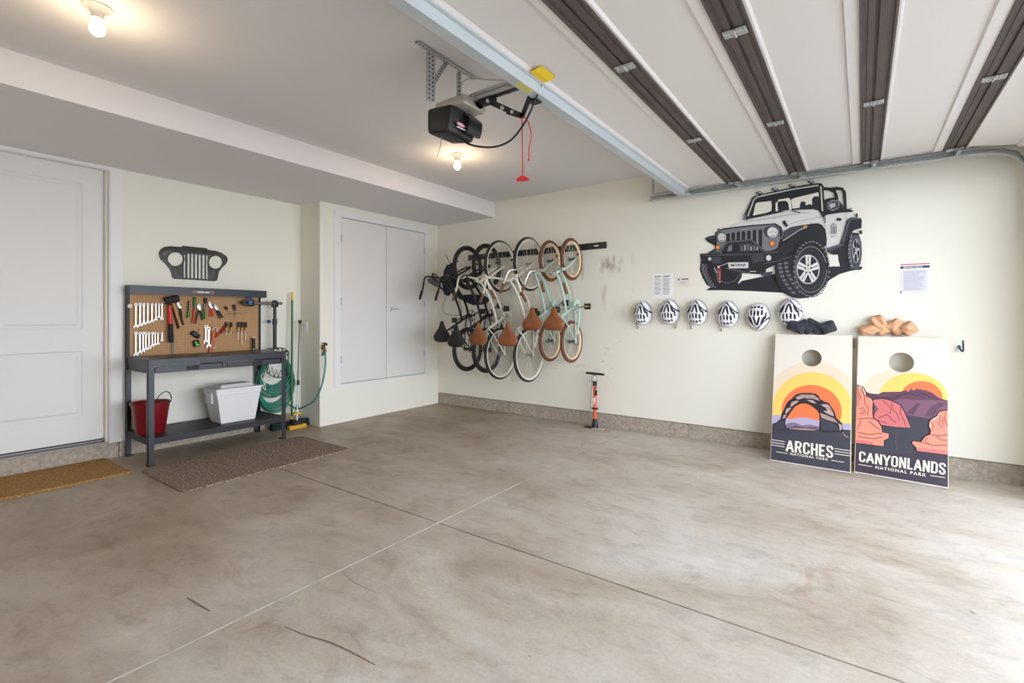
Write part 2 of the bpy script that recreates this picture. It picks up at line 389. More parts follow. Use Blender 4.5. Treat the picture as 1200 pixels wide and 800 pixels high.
floor_mark([(334, 734), (358, 744), (385, 752), (412, 764), (440, 779)], 0.009)
floor_mark([(400, 669), (415, 682), (440, 694)], 0.004)
floor_mark([(660, 500), (700, 509), (745, 515)], 0.005)
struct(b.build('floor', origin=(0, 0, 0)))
M_drive = mat('driveway_concrete', (178, 174, 168), 0.9, var=0.08, scale=2)
struct(MB().box(6.67, 7.85, -6.6, 0.4, 2.62, 2.75).build('added_eave', M_trim, origin=(7.4, -3, 2.62)))  # unseen eave outside, added to block the high sky
struct(MB().box(6.9, 22, -14, 9, -0.12, -0.02).build('driveway', M_drive, origin=(6.9, 0, 0)))
struct(MB().box(-0.6, 6.9, -6.4, 0.15, 2.9, 3.0).build('ceiling', M_ceil, origin=(0, 0, 2.9)))
struct(MB().box(-0.6, 1.07, -6.3, 0.0, 2.69, 2.9).build('soffit', M_soffit, origin=(0, 0, 2.69)))
XL = -0.44
DY0, DY1, DZ0, DZ1 = -4.86, -3.875, 0.145, 2.69
b = MB()
b.box(-0.62, XL, DY1, -1.98, 0.14, 2.9).box(-0.62, XL, -6.4, DY0, 0.14, 2.9).box(-0.62, XL, DY0, DY1, DZ1 - 0.01, 2.9)
struct(b.build('wall_left', M_wall, origin=(XL, -3, 0)))
b = MB(); b.box(-0.62, -0.03, -1.98, 0.1, 0.0, 2.9)
struct(b.build('wall_closet', M_wall, origin=(-0.03, -1, 0)))
struct(MB().box(-0.62, 6.9, 0.0, 0.15, 0.158, 2.9).build('wall_right', M_wallR, origin=(0, 0, 0)))
struct(MB().box(-0.62, 6.9, -6.4, -6.3, 0, 2.9).build('wall_back', M_wall, origin=(3, -6.3, 0)))
b = MB(); b.box(6.28, 6.67, -0.46, 0.0, 0, 2.9).box(6.28, 6.67, -6.3, -5.05, 0, 2.9).box(6.28, 6.67, -5.05, -0.46, 2.36, 2.9)  # out of view; nibs, depth and opening shaped to hold back daylight
struct(b.build('wall_front', M_wall, origin=(6.28, 0, 0)))
# kerb of the foundation
b = MB(); b.box(-0.62, XL + 0.012, -6.3, -3.80, 0, 0.142).box(-0.62, XL + 0.012, -3.794, -2.6, 0, 0.142).box(-0.62, XL + 0.012, -2.594, -1.98, 0, 0.142)
struct(b.build('baseboard_left', M_curb, origin=(XL, -3, 0)))
b = MB()
for x0, x1 in ((-0.03, 1.05), (1.056, 2.28), (2.286, 3.69), (3.696, 5.1), (5.106, 6.9)): b.box(x0, x1, 0.012, 0.15, 0, 0.165)
b.box(-0.6, 6.9, 0.02, 0.15, 0, 0.16)
struct(b.build('baseboard_right', M_curb, origin=(0, 0, 0)))
b = MB(); b.box(-0.03, 6.8, 0.0, 0.02, 0.158, 0.1625)
struct(b.build('trim_1', mat('dark_line', (70, 66, 60), 0.9), origin=(0, 0, 0.16)))  # thin dark line between the wall foot and the kerb

# entry door: casing, jamb, leaf with two raised panels, threshold
T = MB()
T.use(M_trim)
T.box(XL - 0.01, XL + 0.016, DY1 - 0.0, DY1 + 0.105, 0.142, DZ1 - 0.04)
T.box(XL - 0.01, XL + 0.016, DY0 - 0.105, DY0, 0.142, DZ1 - 0.04)
T.box(XL - 0.01, XL + 0.016, DY0 - 0.105, DY1 + 0.105, DZ1 - 0.04, 2.69)
T.use(M_jamb)
T.box(-0.56, XL - 0.0005, DY1 - 0.02, DY1 + 0.012, 0.142, DZ1); T.box(-0.56, XL - 0.0005, DY0 - 0.012, DY0 + 0.02, 0.142, DZ1); T.box(-0.56, XL - 0.0005, DY0, DY1, DZ1 - 0.03, DZ1)
T.box(XL + 0.016, XL + 0.022, DY1 + 0.0, DY1 + 0.014, 0.142, DZ1 - 0.03); T.box(XL + 0.016, XL + 0.022, DY0, DY1, DZ1 - 0.042, DZ1 - 0.028)
dr = struct(T.build('door_1', origin=(XL, (DY0 + DY1) / 2, 0.14)))
XF = -0.478
def panel_leaf(ya, yb, za, zb, holes, x=XF):
    # door skin with moulded panels: rings of vertices stepping in and out
    b = MB(); b.box(x - 0.044, x - 0.006, ya, yb, za, zb)
    ys = sorted({ya, yb} | {h[0] for h in holes} | {h[1] for h in holes}); zs = sorted({za, zb} | {h[2] for h in holes} | {h[3] for h in holes})
    for i in range(len(ys) - 1):
        for j in range(len(zs) - 1):
            cy_, cz_ = (ys[i] + ys[i + 1]) / 2, (zs[j] + zs[j + 1]) / 2
            if any(h[0] < cy_ < h[1] and h[2] < cz_ < h[3] for h in holes): continue
            b.box(x - 0.008, x, ys[i], ys[i + 1], zs[j], zs[j + 1])
    for h in holes:
        rings = [(0, 0), (0.012, -0.0065), (0.028, -0.0065), (0.046, -0.001), (0.052, -0.001)]
        vs = []
        for ins, dx in rings: vs += [(x + dx, h[0] + ins, h[2] + ins), (x + dx, h[1] - ins, h[2] + ins), (x + dx, h[1] - ins, h[3] - ins), (x + dx, h[0] + ins, h[3] - ins)]
        fs = [(r * 4 + k, r * 4 + (k + 1) % 4, r * 4 + 4 + (k + 1) % 4, r * 4 + 4 + k) for r in range(len(rings) - 1) for k in range(4)]
        fs.append(tuple(range(len(vs) - 4, len(vs)))); b.add(vs, fs)
    return b
panel_leaf(DY0 + 0.022, DY1 - 0.024, 0.188, DZ1 - 0.034, [(-4.69, -4.045, 1.197, 2.51), (-4.69, -4.045, 0.41, 1.0)]).build('door_leaf', M_door, dr)
b = MB(); b.bbox(-0.55, XL + 0.018, DY0 + 0.005, DY1 - 0.005, 0.1425, 0.160, 0.004); b.box(-0.53, XF - 0.02, DY0 + 0.02, DY1 - 0.02, 0.158, 0.178)
b.build('threshold', mat('dull_aluminium', (150, 148, 146), 0.6, 0.3), dr)
MB().box(XF - 0.03, XF - 0.006, DY0 + 0.022, DY1 - 0.022, 0.176, 0.189).build('gap_shade', M_rubber, dr)  # dark strip standing in for the shaded gap under the leaf

# closet doors
CX = -0.03
T = MB()
for a in ((-1.790, -1.698, 0.44, 2.625), (-0.283, -0.19, 0.44, 2.625), (-1.698, -0.283, 2.545, 2.625), (-1.698, -0.283, 0.44, 0.475)): T.box(CX - 0.01, CX + 0.014, a[0], a[1], a[2], a[3])
dc = struct(T.build('door_2', M_trim, origin=(CX, -1, 0.44)))
b = MB(); b.box(CX - 0.05, CX + 0.001, -1.70, -0.28, 0.47, 2.55); b.build('reveal', mat('reveal_dark', (60, 58, 56), 0.9), dc)
for ya, yb in ((-1.694, -0.993), (-0.987, -0.287)):
    lf = MB().bbox(CX - 0.03, CX + 0.010, ya, yb, 0.487, 2.538, 0.003).build('door_leaf', M_door, dc)
    hy = ya - 0.002 if ya < -1.5 else yb + 0.002
    for hz in (2.28, 1.5, 0.78):
        h = MB(); h.cyl((CX + 0.013, hy, hz - 0.045), (CX + 0.013, hy, hz + 0.045), 0.007, n=10); h.box(CX + 0.008, CX + 0.0115, hy - 0.014, hy + 0.014, hz - 0.045, hz + 0.045)
        h.build('hinge', M_galv, lf)
    if ya > -1.2:
        h = MB(); hz = 1.42; y = ya + 0.07
        h.lathe([(0.0, 0), (0.032, 0), (0.032, 0.007), (0.027, 0.011), (0.0, 0.011)], (CX + 0.010, y, hz), (1, 0, 0), 24)
        h.cyl((CX + 0.02, y, hz), (CX + 0.055, y, hz), 0.009); h.tube(catmull([(CX + 0.05, y - 0.004, hz), (CX + 0.058, y + 0.03, hz), (CX + 0.052, y + 0.075, hz - 0.002), (CX + 0.046, y + 0.12, hz - 0.004)], 5), 0.0085, 10)
        h.build('door_handle', M_steel, lf, smooth=True)
b = MB(); b.box(CX - 0.002, CX + 0.006, -1.69, -0.29, 0.476, 0.489); b.build('bottom_seal', M_galv, dc)

# outlet plate on the return wall
P = ony(359, 383, -1.98)
t = thing('electrical_outlet', 'small white electrical outlet plate on the return wall behind the mop', 'outlet', (P.x, -1.98, P.z))
MB().bbox(P.x - 0.036, P.x + 0.036, -1.986, -1.98, P.z - 0.058, P.z + 0.058, 0.002).build('cover_plate', M_white, t)
MB().bbox(P.x - 0.017, P.x + 0.017, -1.989, -1.985, P.z - 0.04, P.z + 0.04, 0.002).build('socket', M_trim, t)

# ------------------------------------------------------------------ overhead sectional garage door
DZ = 2.615
M_dpan = mat('door_liner', (226, 221, 218), 0.45)
M_brown = mat('brown_stile', (84, 73, 69), 0.6, var=0.22, scale=7, stretch=(3, 0.5, 1), bump=0.15, bscale=30)
GY0, GY1 = -5.27, -0.24
gd = thing('garage_door', 'open sectional overhead garage door with white panels and dark brown joints', 'garage door', (5.0, -2.95, DZ))
joints = [4.205, 4.735, 5.265, 5.79, 6.262]
edges = [3.655] + joints
zoff = [0, 0, 0, 0, 0, -0.075]
ends = [(0.0, 0.0)]
def sect(i, x0, x1, z0, z1):
    # one panel: moulded profile swept along Y, rising recessed face between two rims
    L = x1 - x0; rim0 = 0.066 if i else 0.17
    prof = [(0.062 if i else 0.0, 0), (rim0 + 0.012 if i else 0.105, 0), (rim0 + 0.022 if i else 0.125, 0.014), (L - 0.128, 0.014), (L - 0.121, 0.0), (L - 0.062, 0.0), (L - 0.062, 0.04), (0.062 if i else 0.0, 0.04)]
    P = [(x0 + a, z0 + (z1 - z0) * a / L + h) for a, h in prof]; n = len(P)
    b = MB(); b.add([(x, y, z) for y in (GY0, GY1) for x, z in P], [tuple(range(n))[::-1], tuple(range(n, 2 * n))] + [(k, (k + 1) % n, n + (k + 1) % n, n + k) for k in range(n)])
    return b.build('door_panel', M_dpan, gd, smooth=True, angle=20)
zj = [DZ] * 5 + [DZ - 0.07]
for i in range(5):
    sect(i, edges[i], edges[i + 1], zj[i], zj[i + 1])
def jprof(x, z, sl):
    pr = [(-0.068, 0.004), (-0.068, -0.012), (-0.058, -0.012), (-0.056, -0.004), (-0.040, -0.004), (-0.037, -0.008), (-0.012, -0.008), (-0.009, 0.006), (0.002, 0.006), (0.004, -0.006), (0.034, -0.006), (0.038, -0.002), (0.056, -0.002), (0.058, -0.012), (0.068, -0.012), (0.068, 0.004), (0.066, 0.042), (-0.066, 0.042)]
    P = [(x + a, z + h - sl * a) for a, h in pr]; n = len(P)
    b = MB(); b.add([(xx, y, zz) for y in (GY0 + 0.002, GY1 - 0.002) for xx, zz in P], [tuple(range(n))[::-1], tuple(range(n, 2 * n))] + [(k, (k + 1) % n, n + (k + 1) % n, n + k) for k in range(n)])
    return b
for i, x in enumerate(joints[:4]):
    sl = 0.0 if i < 3 else 0.06
    j = jprof(x, DZ, sl).build('joint_rail', M_brown, gd)
    for y in (-1.65, -2.93, -4.2):
        h = MB()
        h.box(x - 0.05, x - 0.006, y - 0.032, y + 0.032, DZ - 0.0135, DZ - 0.0105).box(x + 0.006, x + 0.05, y - 0.032, y + 0.032, DZ - 0.0135, DZ - 0.0105)
        h.cyl((x - 0.001, y - 0.034, DZ - 0.016), (x - 0.001, y + 0.034, DZ - 0.016), 0.006, n=8)
        for a in (-0.036, -0.018, 0.02, 0.038):
            for c in (-0.02, 0.018): h.cyl((x + a, y + c, DZ - 0.020), (x + a, y + c, DZ - 0.012), 0.006, n=6)
        h.build('hinge', M_galv, j)
        MB().box(x - 0.007, x + 0.005, y + 0.034, y + 0.06, DZ - 0.012, DZ - 0.004).build('hinge_slot', M_blackp, j)
    # roller hinge at the end of each joint
    h = MB(); y = GY1 - 0.03
    h.box(x - 0.048, x - 0.004, y - 0.035, y + 0.03, DZ - 0.016, DZ - 0.011); h.box(x + 0.004, x + 0.05, y - 0.035, y + 0.03, DZ - 0.016, DZ - 0.011)
    h.box(x + 0.012, x + 0.042, y - 0.03, y + 0.028, DZ - 0.034, DZ - 0.031); h.box(x + 0.012, x + 0.015, y - 0.03, y + 0.028, DZ - 0.034, DZ - 0.012); h.box(x + 0.039, x + 0.042, y - 0.03, y + 0.028, DZ - 0.034, DZ - 0.012)
    hh = h.build('roller_hinge', M_galv, gd)
    r = MB(); r.cyl((x + 0.027, y - 0.05, DZ - 0.023), (x + 0.027, GY1 + 0.085, DZ - 0.023), 0.006, n=8); r.cyl((x + 0.027, GY1 + 0.062, DZ - 0.023), (x + 0.027, GY1 + 0.085, DZ - 0.023), 0.019, n=18); r.build('roller', M_steel, hh)
# end caps (galvanised) along the wall edge
MB().box(3.66, 5.85, GY1 - 0.001, GY1 + 0.004, DZ - 0.002, DZ + 0.04).build('end_cap', M_galv, gd)
# top strut: hat-section steel beam along the leading edge
pr = [(3.652, DZ + 0.004), (3.652, DZ - 0.012), (3.664, DZ - 0.014), (3.672, DZ - 0.058), (3.735, DZ - 0.058), (3.745, DZ - 0.012), (3.762, DZ - 0.010), (3.762, DZ + 0.001), (3.70, DZ + 0.004)]
n = len(pr); b = MB(); b.add([(x, y, z) for y in (GY0, GY1 + 0.01) for x, z in pr], [tuple(range(n))[::-1], tuple(range(n, 2 * n))] + [(k, (k + 1) % n, n + (k + 1) % n, n + k) for k in range(n)])
st = b.build('strut', mat('zinc_strut', (196, 204, 208), 0.5, 0.25, var=0.06, scale=4), gd)
MB().lathe([(0, 0), (0.009, 0), (0.009, 0.006), (0.005, 0.006), (0.005, 0.014), (0, 0.014)], (3.752, -3.02, DZ - 0.012), (0, 0, -1), 10).build('bolt', M_steel, st)
M_tape = mat('yellow_tape', (238, 205, 30), 0.5)
b = MB(); b.box(3.765, 3.80, -3.17, -3.02, DZ - 0.0035, DZ - 0.001); b.add([(3.80, -3.17, DZ - 0.002), (3.80, -3.02, DZ - 0.002), (3.842, -3.02, DZ + 0.008), (3.842, -3.165, DZ + 0.008)], [(0, 1, 2, 3)])
b.build('tape', M_tape, gd)
MB().box(3.685, 3.73, -3.2, -3.07, DZ - 0.0595, DZ - 0.0581).build('tape', mat('faded_tape', (206, 198, 120), 0.7), st)
# top bracket and roller by the wall
b = MB(); b.box(3.68, 3.80, GY1 - 0.06, GY1 - 0.01, DZ - 0.066, DZ - 0.061).box(3.70, 3.76, GY1 - 0.02, GY1 + 0.005, DZ - 0.066, DZ - 0.01).cyl((3.74, GY1 - 0.05, DZ - 0.03), (3.74, GY1 + 0.08, DZ - 0.03), 0.006).cyl((3.74, GY1 + 0.05, DZ - 0.03), (3.74, GY1 + 0.075, DZ - 0.03), 0.02)
b.box(3.79, 3.92, GY1 - 0.045, GY1 - 0.015, DZ - 0.012, DZ - 0.008).build('top_bracket', M_galv, gd)

# horizontal track on its hanger
tr = thing('door_track', 'galvanised steel roller track running beside the open garage door on the long wall', 'track', (4.5, -0.13, DZ - 0.06))
ty0, ty1, tz0, tz1 = -0.185, -0.135, DZ - 0.052, DZ + 0.005
path = [(3.33, 0), (5.83, 0), (5.98, -0.010), (6.08, -0.032), (6.15, -0.07), (6.19, -0.14), (6.205, -0.24), (6.21, -0.4), (6.21, -0.7)]
b = MB()
cs = [(ty0, tz1), (ty1, tz1), (ty1, tz0), (ty0, tz0), (ty0, tz0 + 0.004), (ty1 - 0.004, tz0 + 0.004), (ty1 - 0.004, tz1 - 0.004), (ty0, tz1 - 0.004)]
cs = [(ty0, tz0 + 0.012), (ty0, tz0), (ty1, tz0), (ty1, tz1), (ty0, tz1), (ty0, tz1 - 0.012), (ty0 + 0.003, tz1 - 0.012), (ty0 + 0.003, tz1 - 0.003), (ty1 - 0.003, tz1 - 0.003), (ty1 - 0.003, tz0 + 0.003), (ty0 + 0.003, tz0 + 0.003), (ty0 + 0.003, tz0 + 0.012)]
vs = []; n = len(cs)
for i, (x, dz) in enumerate(path):
    for y, z in cs:
        if i >= 3: vs.append((x + (z - tz0) * 0.12 * (i - 2) / 3, y, z + dz))
        else: vs.append((x, y, z + dz))
fs = [(i * n + k, i * n + (k + 1) % n, (i + 1) * n + (k + 1) % n, (i + 1) * n + k) for i in range(len(path) - 1) for k in range(n)] + [tuple(range(n))]
b.add(vs, fs).build('rail', M_galv, tr)
b = MB(); b.box(3.35, 5.95, ty1, ty1 + 0.035, tz1 + 0.0, tz1 + 0.004); b.box(3.35, 5.95, ty1, ty1 + 0.004, tz1, tz1 + 0.035); b.build('reinforcing_angle', M_galv, tr)
b = MB()
for q in ((3.345, 3.349), (3.349, 3.375)): b.box(q[0], q[1], ty1 + 0.003, ty1 + (0.035 if q[0] < 3.348 else 0.007), tz0, 2.9)
b.use(M_galv); b.use(M_blackp)
for k in range(11): b.cyl((3.362, ty1 + 0.0025, DZ + 0.01 + k * 0.025), (3.362, ty1 + 0.0031, DZ + 0.01 + k * 0.025), 0.004, n=8)
b.mats = [M_galv, M_blackp]; b.build('hanger', None, tr)

# ------------------------------------------------------------------ garage door opener
OY = -2.95
op = thing('garage_door_opener', 'black garage door opener motor hanging from the ceiling on perforated steel straps', 'garage door opener', (3.15, OY - 0.1, 2.66))
def perf(b, p0, p1, wid, nrm, t=0.003, pitch=0.026):
    # perforated angle strap between two points
    p0, p1 = Vector(p0), Vector(p1); d = (p1 - p0).normalized(); nrm = Vector(nrm).normalized(); s = d.cross(nrm).normalized(); L = (p1 - p0).length
    R = Matrix((d, s, nrm)).transposed()
    b.use(M_galv); b.obox((p0 + p1) / 2, (L, wid, t), R)
    b.obox((p0 + p1) / 2 + s * (wid / 2) - nrm * (wid / 2), (L, t, wid), R)
    b.use(M_blackp); k = 0.018
    while k < L - 0.01:
        q = p0 + d * k; b.cyl(q + nrm * (t / 2 + 0.0002), q + nrm * (t / 2 + 0.0006), 0.0055, n=8)
        q2 = q + s * (wid / 2 + t / 2) - nrm * (wid / 2); b.cyl(q2 + s * 0.0002, q2 + s * 0.0006, 0.0055, n=8)
        k += pitch
n_ = (1, -1, 0)
A0, A1 = onz(489, 50, 2.885), onz(556, 93, 2.885)
def brk(name, fn):
    b = MB(); b.mats = [M_galv, M_blackp]; fn(b); return b.build(name, None, op)
brk('ceiling_angle', lambda b: perf(b, A0, A1, 0.032, (0, 0, -1)))
H1 = onz(503, 60, 2.88); H2 = onz(538, 84, 2.88)
brk('hanger_strap', lambda b: perf(b, H1, (H1.x, H1.y, 2.585), 0.034, n_))
brk('hanger_strap', lambda b: perf(b, (H1.x, H1.y + 0.03, 2.88), (H1.x, H1.y + 0.03, 2.59), 0.03, n_))
brk('hanger_strap', lambda b: perf(b, H2, (H2.x, H2.y, 2.72), 0.028, n_))
brk('brace', lambda b: perf(b, H1 * 0.45 + H2 * 0.55, (H1.x, H1.y + 0.03, 2.70), 0.028, n_))
# motor unit: black moulded cover, pale chassis, light lens
OP = MB(); x0, x1, y0, y1, z0, z1 = 2.985, 3.20, -3.17, -2.92, 2.425, 2.615
bm = bmesh.new(); bmesh.ops.create_cube(bm, size=1)
for v in bm.verts:
    t = 1 if v.co.x > 0 else 0; lo = v.co.z < 0
    v.co = Vector((x0 if not t else x1 - 0.03 * lo, (y0 + y1) / 2 + v.co.y * (y1 - y0), (z0 + (0.03 if not t else 0.0)) if lo else z1 - 0.02 * t))
bmesh.ops.bevel(bm, geom=bm.edges[:], offset=0.028, segments=4, affect='EDGES', profile=0.5)
OP.frombm(bm); cv = OP.build('cover', M_blackp, op, smooth=True, angle=50)
b = MB(); pr = [(x1 - 0.015, z0 + 0.03), (x1 + 0.02, z0 + 0.02), (x1 + 0.035, z0 + 0.05), (x1 + 0.042, z0 + 0.10), (x1 + 0.035, z1 - 0.07), (x1 - 0.015, z1 - 0.025)]
n = len(pr); ys = [y0 + 0.012, y0 + 0.02, y0 + 0.10]
b.add([(x, y, z) for y in (y0 + 0.12, y1 - 0.004) for x, z in pr], [tuple(range(n))[::-1], tuple(range(n, 2 * n))] + [(k, (k + 1) % n, n + (k + 1) % n, n + k) for k in range(n)])
b.build('light_lens', mat('smoked_lens', (34, 34, 37), 0.2), op, smooth=True, angle=50)
b = MB(); b.bbox(3.0, 3.25, -3.11, -2.90, 2.605, 2.665, 0.012, 3); b.cyl((3.02, -2.97, 2.665), (3.25, -2.97, 2.665), 0.05, n=20)
b.build('chassis', mat('pale_metal', (188, 182, 172), 0.45, 0.3), op, smooth=True, angle=40)
M_red = mat('red_plastic', (205, 40, 42), 0.45)
a = Art(lambda u, v, d: (x1 + 0.004 + d, y0 + 0.045 + u * 0.075, z0 + 0.075 - v * 0.04)); a.poly(mat('label_pink', (222, 130, 140), 0.5), ellpts(0.5, 0.35, 0.5, 0.32, 24)); a.poly(mat('label_pale', (232, 205, 205), 0.5), [(0.12, 0.22), (0.88, 0.22), (0.88, 0.48), (0.12, 0.48)]); a.poly(M_paper, [(0.0, 0.8), (1.0, 0.8), (1.0, 0.98), (0.0, 0.98)])
a.mb.build('logo_plate', None, cv)
b = MB(); RY, RZ = -2.97, 2.69
b.box(3.2, 6.275, RY - 0.028, RY + 0.028, RZ - 0.005, RZ + 0.022); b.box(3.2, 6.275, RY - 0.028, RY - 0.022, RZ - 0.03, RZ); b.box(3.2, 6.275, RY + 0.022, RY + 0.028, RZ - 0.03, RZ)
b.build('rail', M_galv, op)
b = MB(); b.box(3.22, 6.26, RY - 0.016, RY + 0.016, RZ - 0.026, RZ - 0.018); b.build('chain', M_blackp, op)
b = MB(); b.bbox(3.27, 3.37, RY - 0.034, RY + 0.034, RZ - 0.06, RZ - 0.03, 0.006); b.build('trolley', M_blackp, op)
arm = [(3.32, RY - 0.02, 2.645), (3.44, RY - 0.02, 2.565), (3.555, RY - 0.02, 2.50)]
b = MB()
def flatbar(b, p, q, wd=0.032, t=0.005):
    p, q = Vector(p), Vector(q); d = (q - p).normalized(); nrm = Vector((0, 1, 0)); s = nrm.cross(d).normalized(); R = Matrix((d, nrm, s)).transposed(); b.obox((p + q) / 2, ((q - p).length + 0.02, t, wd), R)
flatbar(b, arm[0], arm[2])
flatbar(b, (3.50, RY - 0.026, 2.525), (3.60, RY - 0.026, 2.475)); flatbar(b, (3.60, RY - 0.026, 2.475), (3.665, RY - 0.026, 2.595))
ab = b.build('door_arm', M_black, op)
for q in ((3.345, 2.628), (3.455, 2.558), (3.53, 2.515)): MB().cyl((q[0], RY - 0.036, q[1]), (q[0], RY - 0.022, q[1]), 0.011, n=8).build('bolt', M_steel, ab)
b = MB(); b.box(3.64, 3.70, RY - 0.03, RY + 0.03, 2.545, 2.552); b.box(3.655, 3.685, RY - 0.03, RY - 0.026, 2.55, 2.62); b.box(3.655, 3.685, RY + 0.026, RY + 0.03, 2.55, 2.62); b.build('door_bracket', M_black, op)
b = MB(); P0, P1 = Vector((3.60, RY - 0.03, 2.465)), Vector((3.606, RY - 0.03, 2.125)); b.tube([P0, P0.lerp(P1, 0.5), P1], 0.0035, 6)
b.tube(catmull([P0, P0 + Vector((0.035, 0, -0.02)), P0 + Vector((0.065, 0, -0.11)), P0 + Vector((0.05, 0, -0.19)), P0 + Vector((0.048, 0, -0.25))], 5), 0.0032, 6)
b.ell((P0.x + 0.048, P0.y, P0.z - 0.255), 0.007, 0.007, 0.007, 8, 6)
rc = b.build('release_cord', M_red, op)
b = MB(); b.extr([(-0.036, 0), (0.036, 0), (0.034, 0.014), (0.008, 0.028), (-0.008, 0.028), (-0.034, 0.014)], lambda u, v, d: (P1.x + u * 0.9, P1.y + d + u * 0.35, 2.095 + v), -0.008, 0.008); b.build('release_handle', M_red, rc)
pts = [ony(x, y, RY - 0.06) for x, y in ((537, 158), (550, 169), (575, 172.5), (596, 166), (610, 151), (620, 134), (626, 120), (630, 111))]
MB().tube(catmull(pts, 6), 0.006, 8).build('power_cord', M_blackp, op, smooth=True)
pts = [ony(x, y, -3.1) for x, y in ((515, 150), (517, 160), (516, 172), (512, 184))]
MB().tube(catmull(pts, 5), 0.0022, 6).build('antenna_wire', mat('grey_wire', (120, 116, 110), 0.6), op)
pts = [(H2.x - 0.02, H2.y + 0.03, 2.70), (H2.x - 0.01, H2.y + 0.06, 2.85), (3.2, -2.76, 2.893), (3.38, -2.62, 2.894), (3.6, -2.5, 2.894)]
MB().tube(catmull(pts, 6), 0.003, 6).build('ceiling_wire', mat('pale_wire', (190, 184, 176), 0.6), op)

# ------------------------------------------------------------------ bulbs in porcelain lampholders
M_glow = emit('bulb_glow', (255, 226, 180), 7.0)
M_porc = mat('porcelain', (232, 226, 218), 0.35)
def bulb(x, y, label):
    t = thing('ceiling_lamp', label, 'ceiling light', (x, y, 2.9), 'bare bulb ceiling lights')
    MB().lathe([(0.0, 2.9), (0.062, 2.9), (0.062, 2.893), (0.05, 2.886), (0.032, 2.868), (0.026, 2.852), (0.024, 2.838), (0, 2.838)], (x, y, 0), (0, 0, 1), 32).build('lampholder', M_porc, t, smooth=True, angle=50)
    MB().lathe([(0.0, 2.838), (0.014, 2.838), (0.016, 2.83), (0.024, 2.815), (0.033, 2.795), (0.034, 2.78), (0.028, 2.764), (0.015, 2.754), (0, 2.751)], (x, y, 0), (0, 0, 1), 24).build('bulb', M_glow, t, smooth=True, angle=80)
    ld = bpy.data.lights.new('bulb_light', 'POINT'); ld.energy = 5.5; ld.color = (1.0, 0.74, 0.46); ld.shadow_soft_size = 0.045
    lo = bpy.data.objects.new('bulb_light', ld); C.objects.link(lo); lo.parent = t; lo.location = (0, 0, -0.20)
bulb(2.011, -4.548, 'bare glowing bulb in a white ceiling lampholder, nearest the entry door, at top left')
bulb(1.987, -1.778, 'bare glowing bulb in a white ceiling lampholder, just below the garage door opener motor')

# ------------------------------------------------------------------ steel workbench with pegboard
BX0, BX1, BY0, BY1 = -0.405, 0.175, -3.755, -2.515
WT = 0.935
M_bench = mat('bench_steel', (42, 44, 51), 0.38, 0.15, var=0.08, scale=4)
M_benchd = mat('bench_dark_steel', (30, 30, 33), 0.5, 0.1)
wb = thing('workbench', 'dark grey steel workbench with a pegboard back, two drawers and a low shelf', 'workbench', ((BX0 + BX1) / 2, (BY0 + BY1) / 2, 0))
def angle_leg(x, y, sx, sy, h):
    b = MB(); b.use(M_bench); b.box(x, x + sx * 0.045, y, y + sy * 0.003, 0.006, h); b.box(x, x + sx * 0.003, y, y + sy * 0.045, 0.006, h)
    b.use(M_blackp); b.box(x - sx * 0.003, x + sx * 0.048, y - sy * 0.003, y + sy * 0.048, 0, 0.012)
    for z in (0.22, 0.25, h - 0.12, h - 0.09, h - 0.05, h - 0.02):
        b.cyl((x - sx * 0.0008, y + sy * 0.022, z), (x, y + sy * 0.022, z), 0.006, n=8); b.cyl((x + sx * 0.022, y - sy * 0.0008, z), (x + sx * 0.022, y, z), 0.006, n=8)
    b.build('leg', None, wb)
angle_leg(BX1, BY0, -1, 1, WT - 0.002); angle_leg(BX1, BY1, -1, -1, WT - 0.002)
angle_leg(BX0, BY0, 1, 1, WT - 0.03); angle_leg(BX0, BY1, 1, -1, WT - 0.03)
b = MB(); b.bbox(BX0, BX1 - 0.004, BY0 + 0.004, BY1 - 0.004, WT - 0.008, WT, 0.003)
b.box(BX1 - 0.006, BX1 - 0.004, BY0 + 0.046, BY1 - 0.046, WT - 0.065, WT - 0.002); b.box(BX0, BX1 - 0.045, BY0 + 0.003, BY0 + 0.006, WT - 0.065, WT - 0.004); b.box(BX0, BX1 - 0.045, BY1 - 0.006, BY1 - 0.003, WT - 0.065, WT - 0.004)
b.build('worktop', M_bench, wb)
b = MB(); b.box(BX0 + 0.01, BX1 - 0.01, BY0 + 0.008, BY1 - 0.008, 0.232, 0.238); b.box(BX1 - 0.008, BX1 - 0.005, BY0 + 0.046, BY1 - 0.046, 0.185, 0.24); b.box(BX0 + 0.003, BX0 + 0.006, BY0 + 0.03, BY1 - 0.03, 0.185, 0.24)
b.box(BX0 + 0.01, BX1 - 0.045, BY0 + 0.004, BY0 + 0.007, 0.185, 0.24); b.box(BX0 + 0.01, BX1 - 0.045, BY1 - 0.007, BY1 - 0.004, 0.185, 0.24)
b.build('shelf', M_benchd, wb)
MB().box(BX0 + 0.02, BX1 - 0.04, BY0 + 0.008, BY0 + 0.012, WT - 0.125, WT - 0.065).build('drawer_slide', M_bench, wb); MB().box(BX0 + 0.02, BX1 - 0.04, BY1 - 0.012, BY1 - 0.008, WT - 0.125, WT - 0.065).build('drawer_slide', M_bench, wb); ym = (BY0 + BY1) / 2 + 0.01
b = MB(); b.box(BX1 - 0.03, BX1 - 0.008, ym - 0.02, ym + 0.02, WT - 0.125, WT - 0.064); b.box(BX0 + 0.02, BX1 - 0.03, ym - 0.004, ym + 0.004, WT - 0.125, WT - 0.066); b.build('drawer_divider', M_bench, wb)
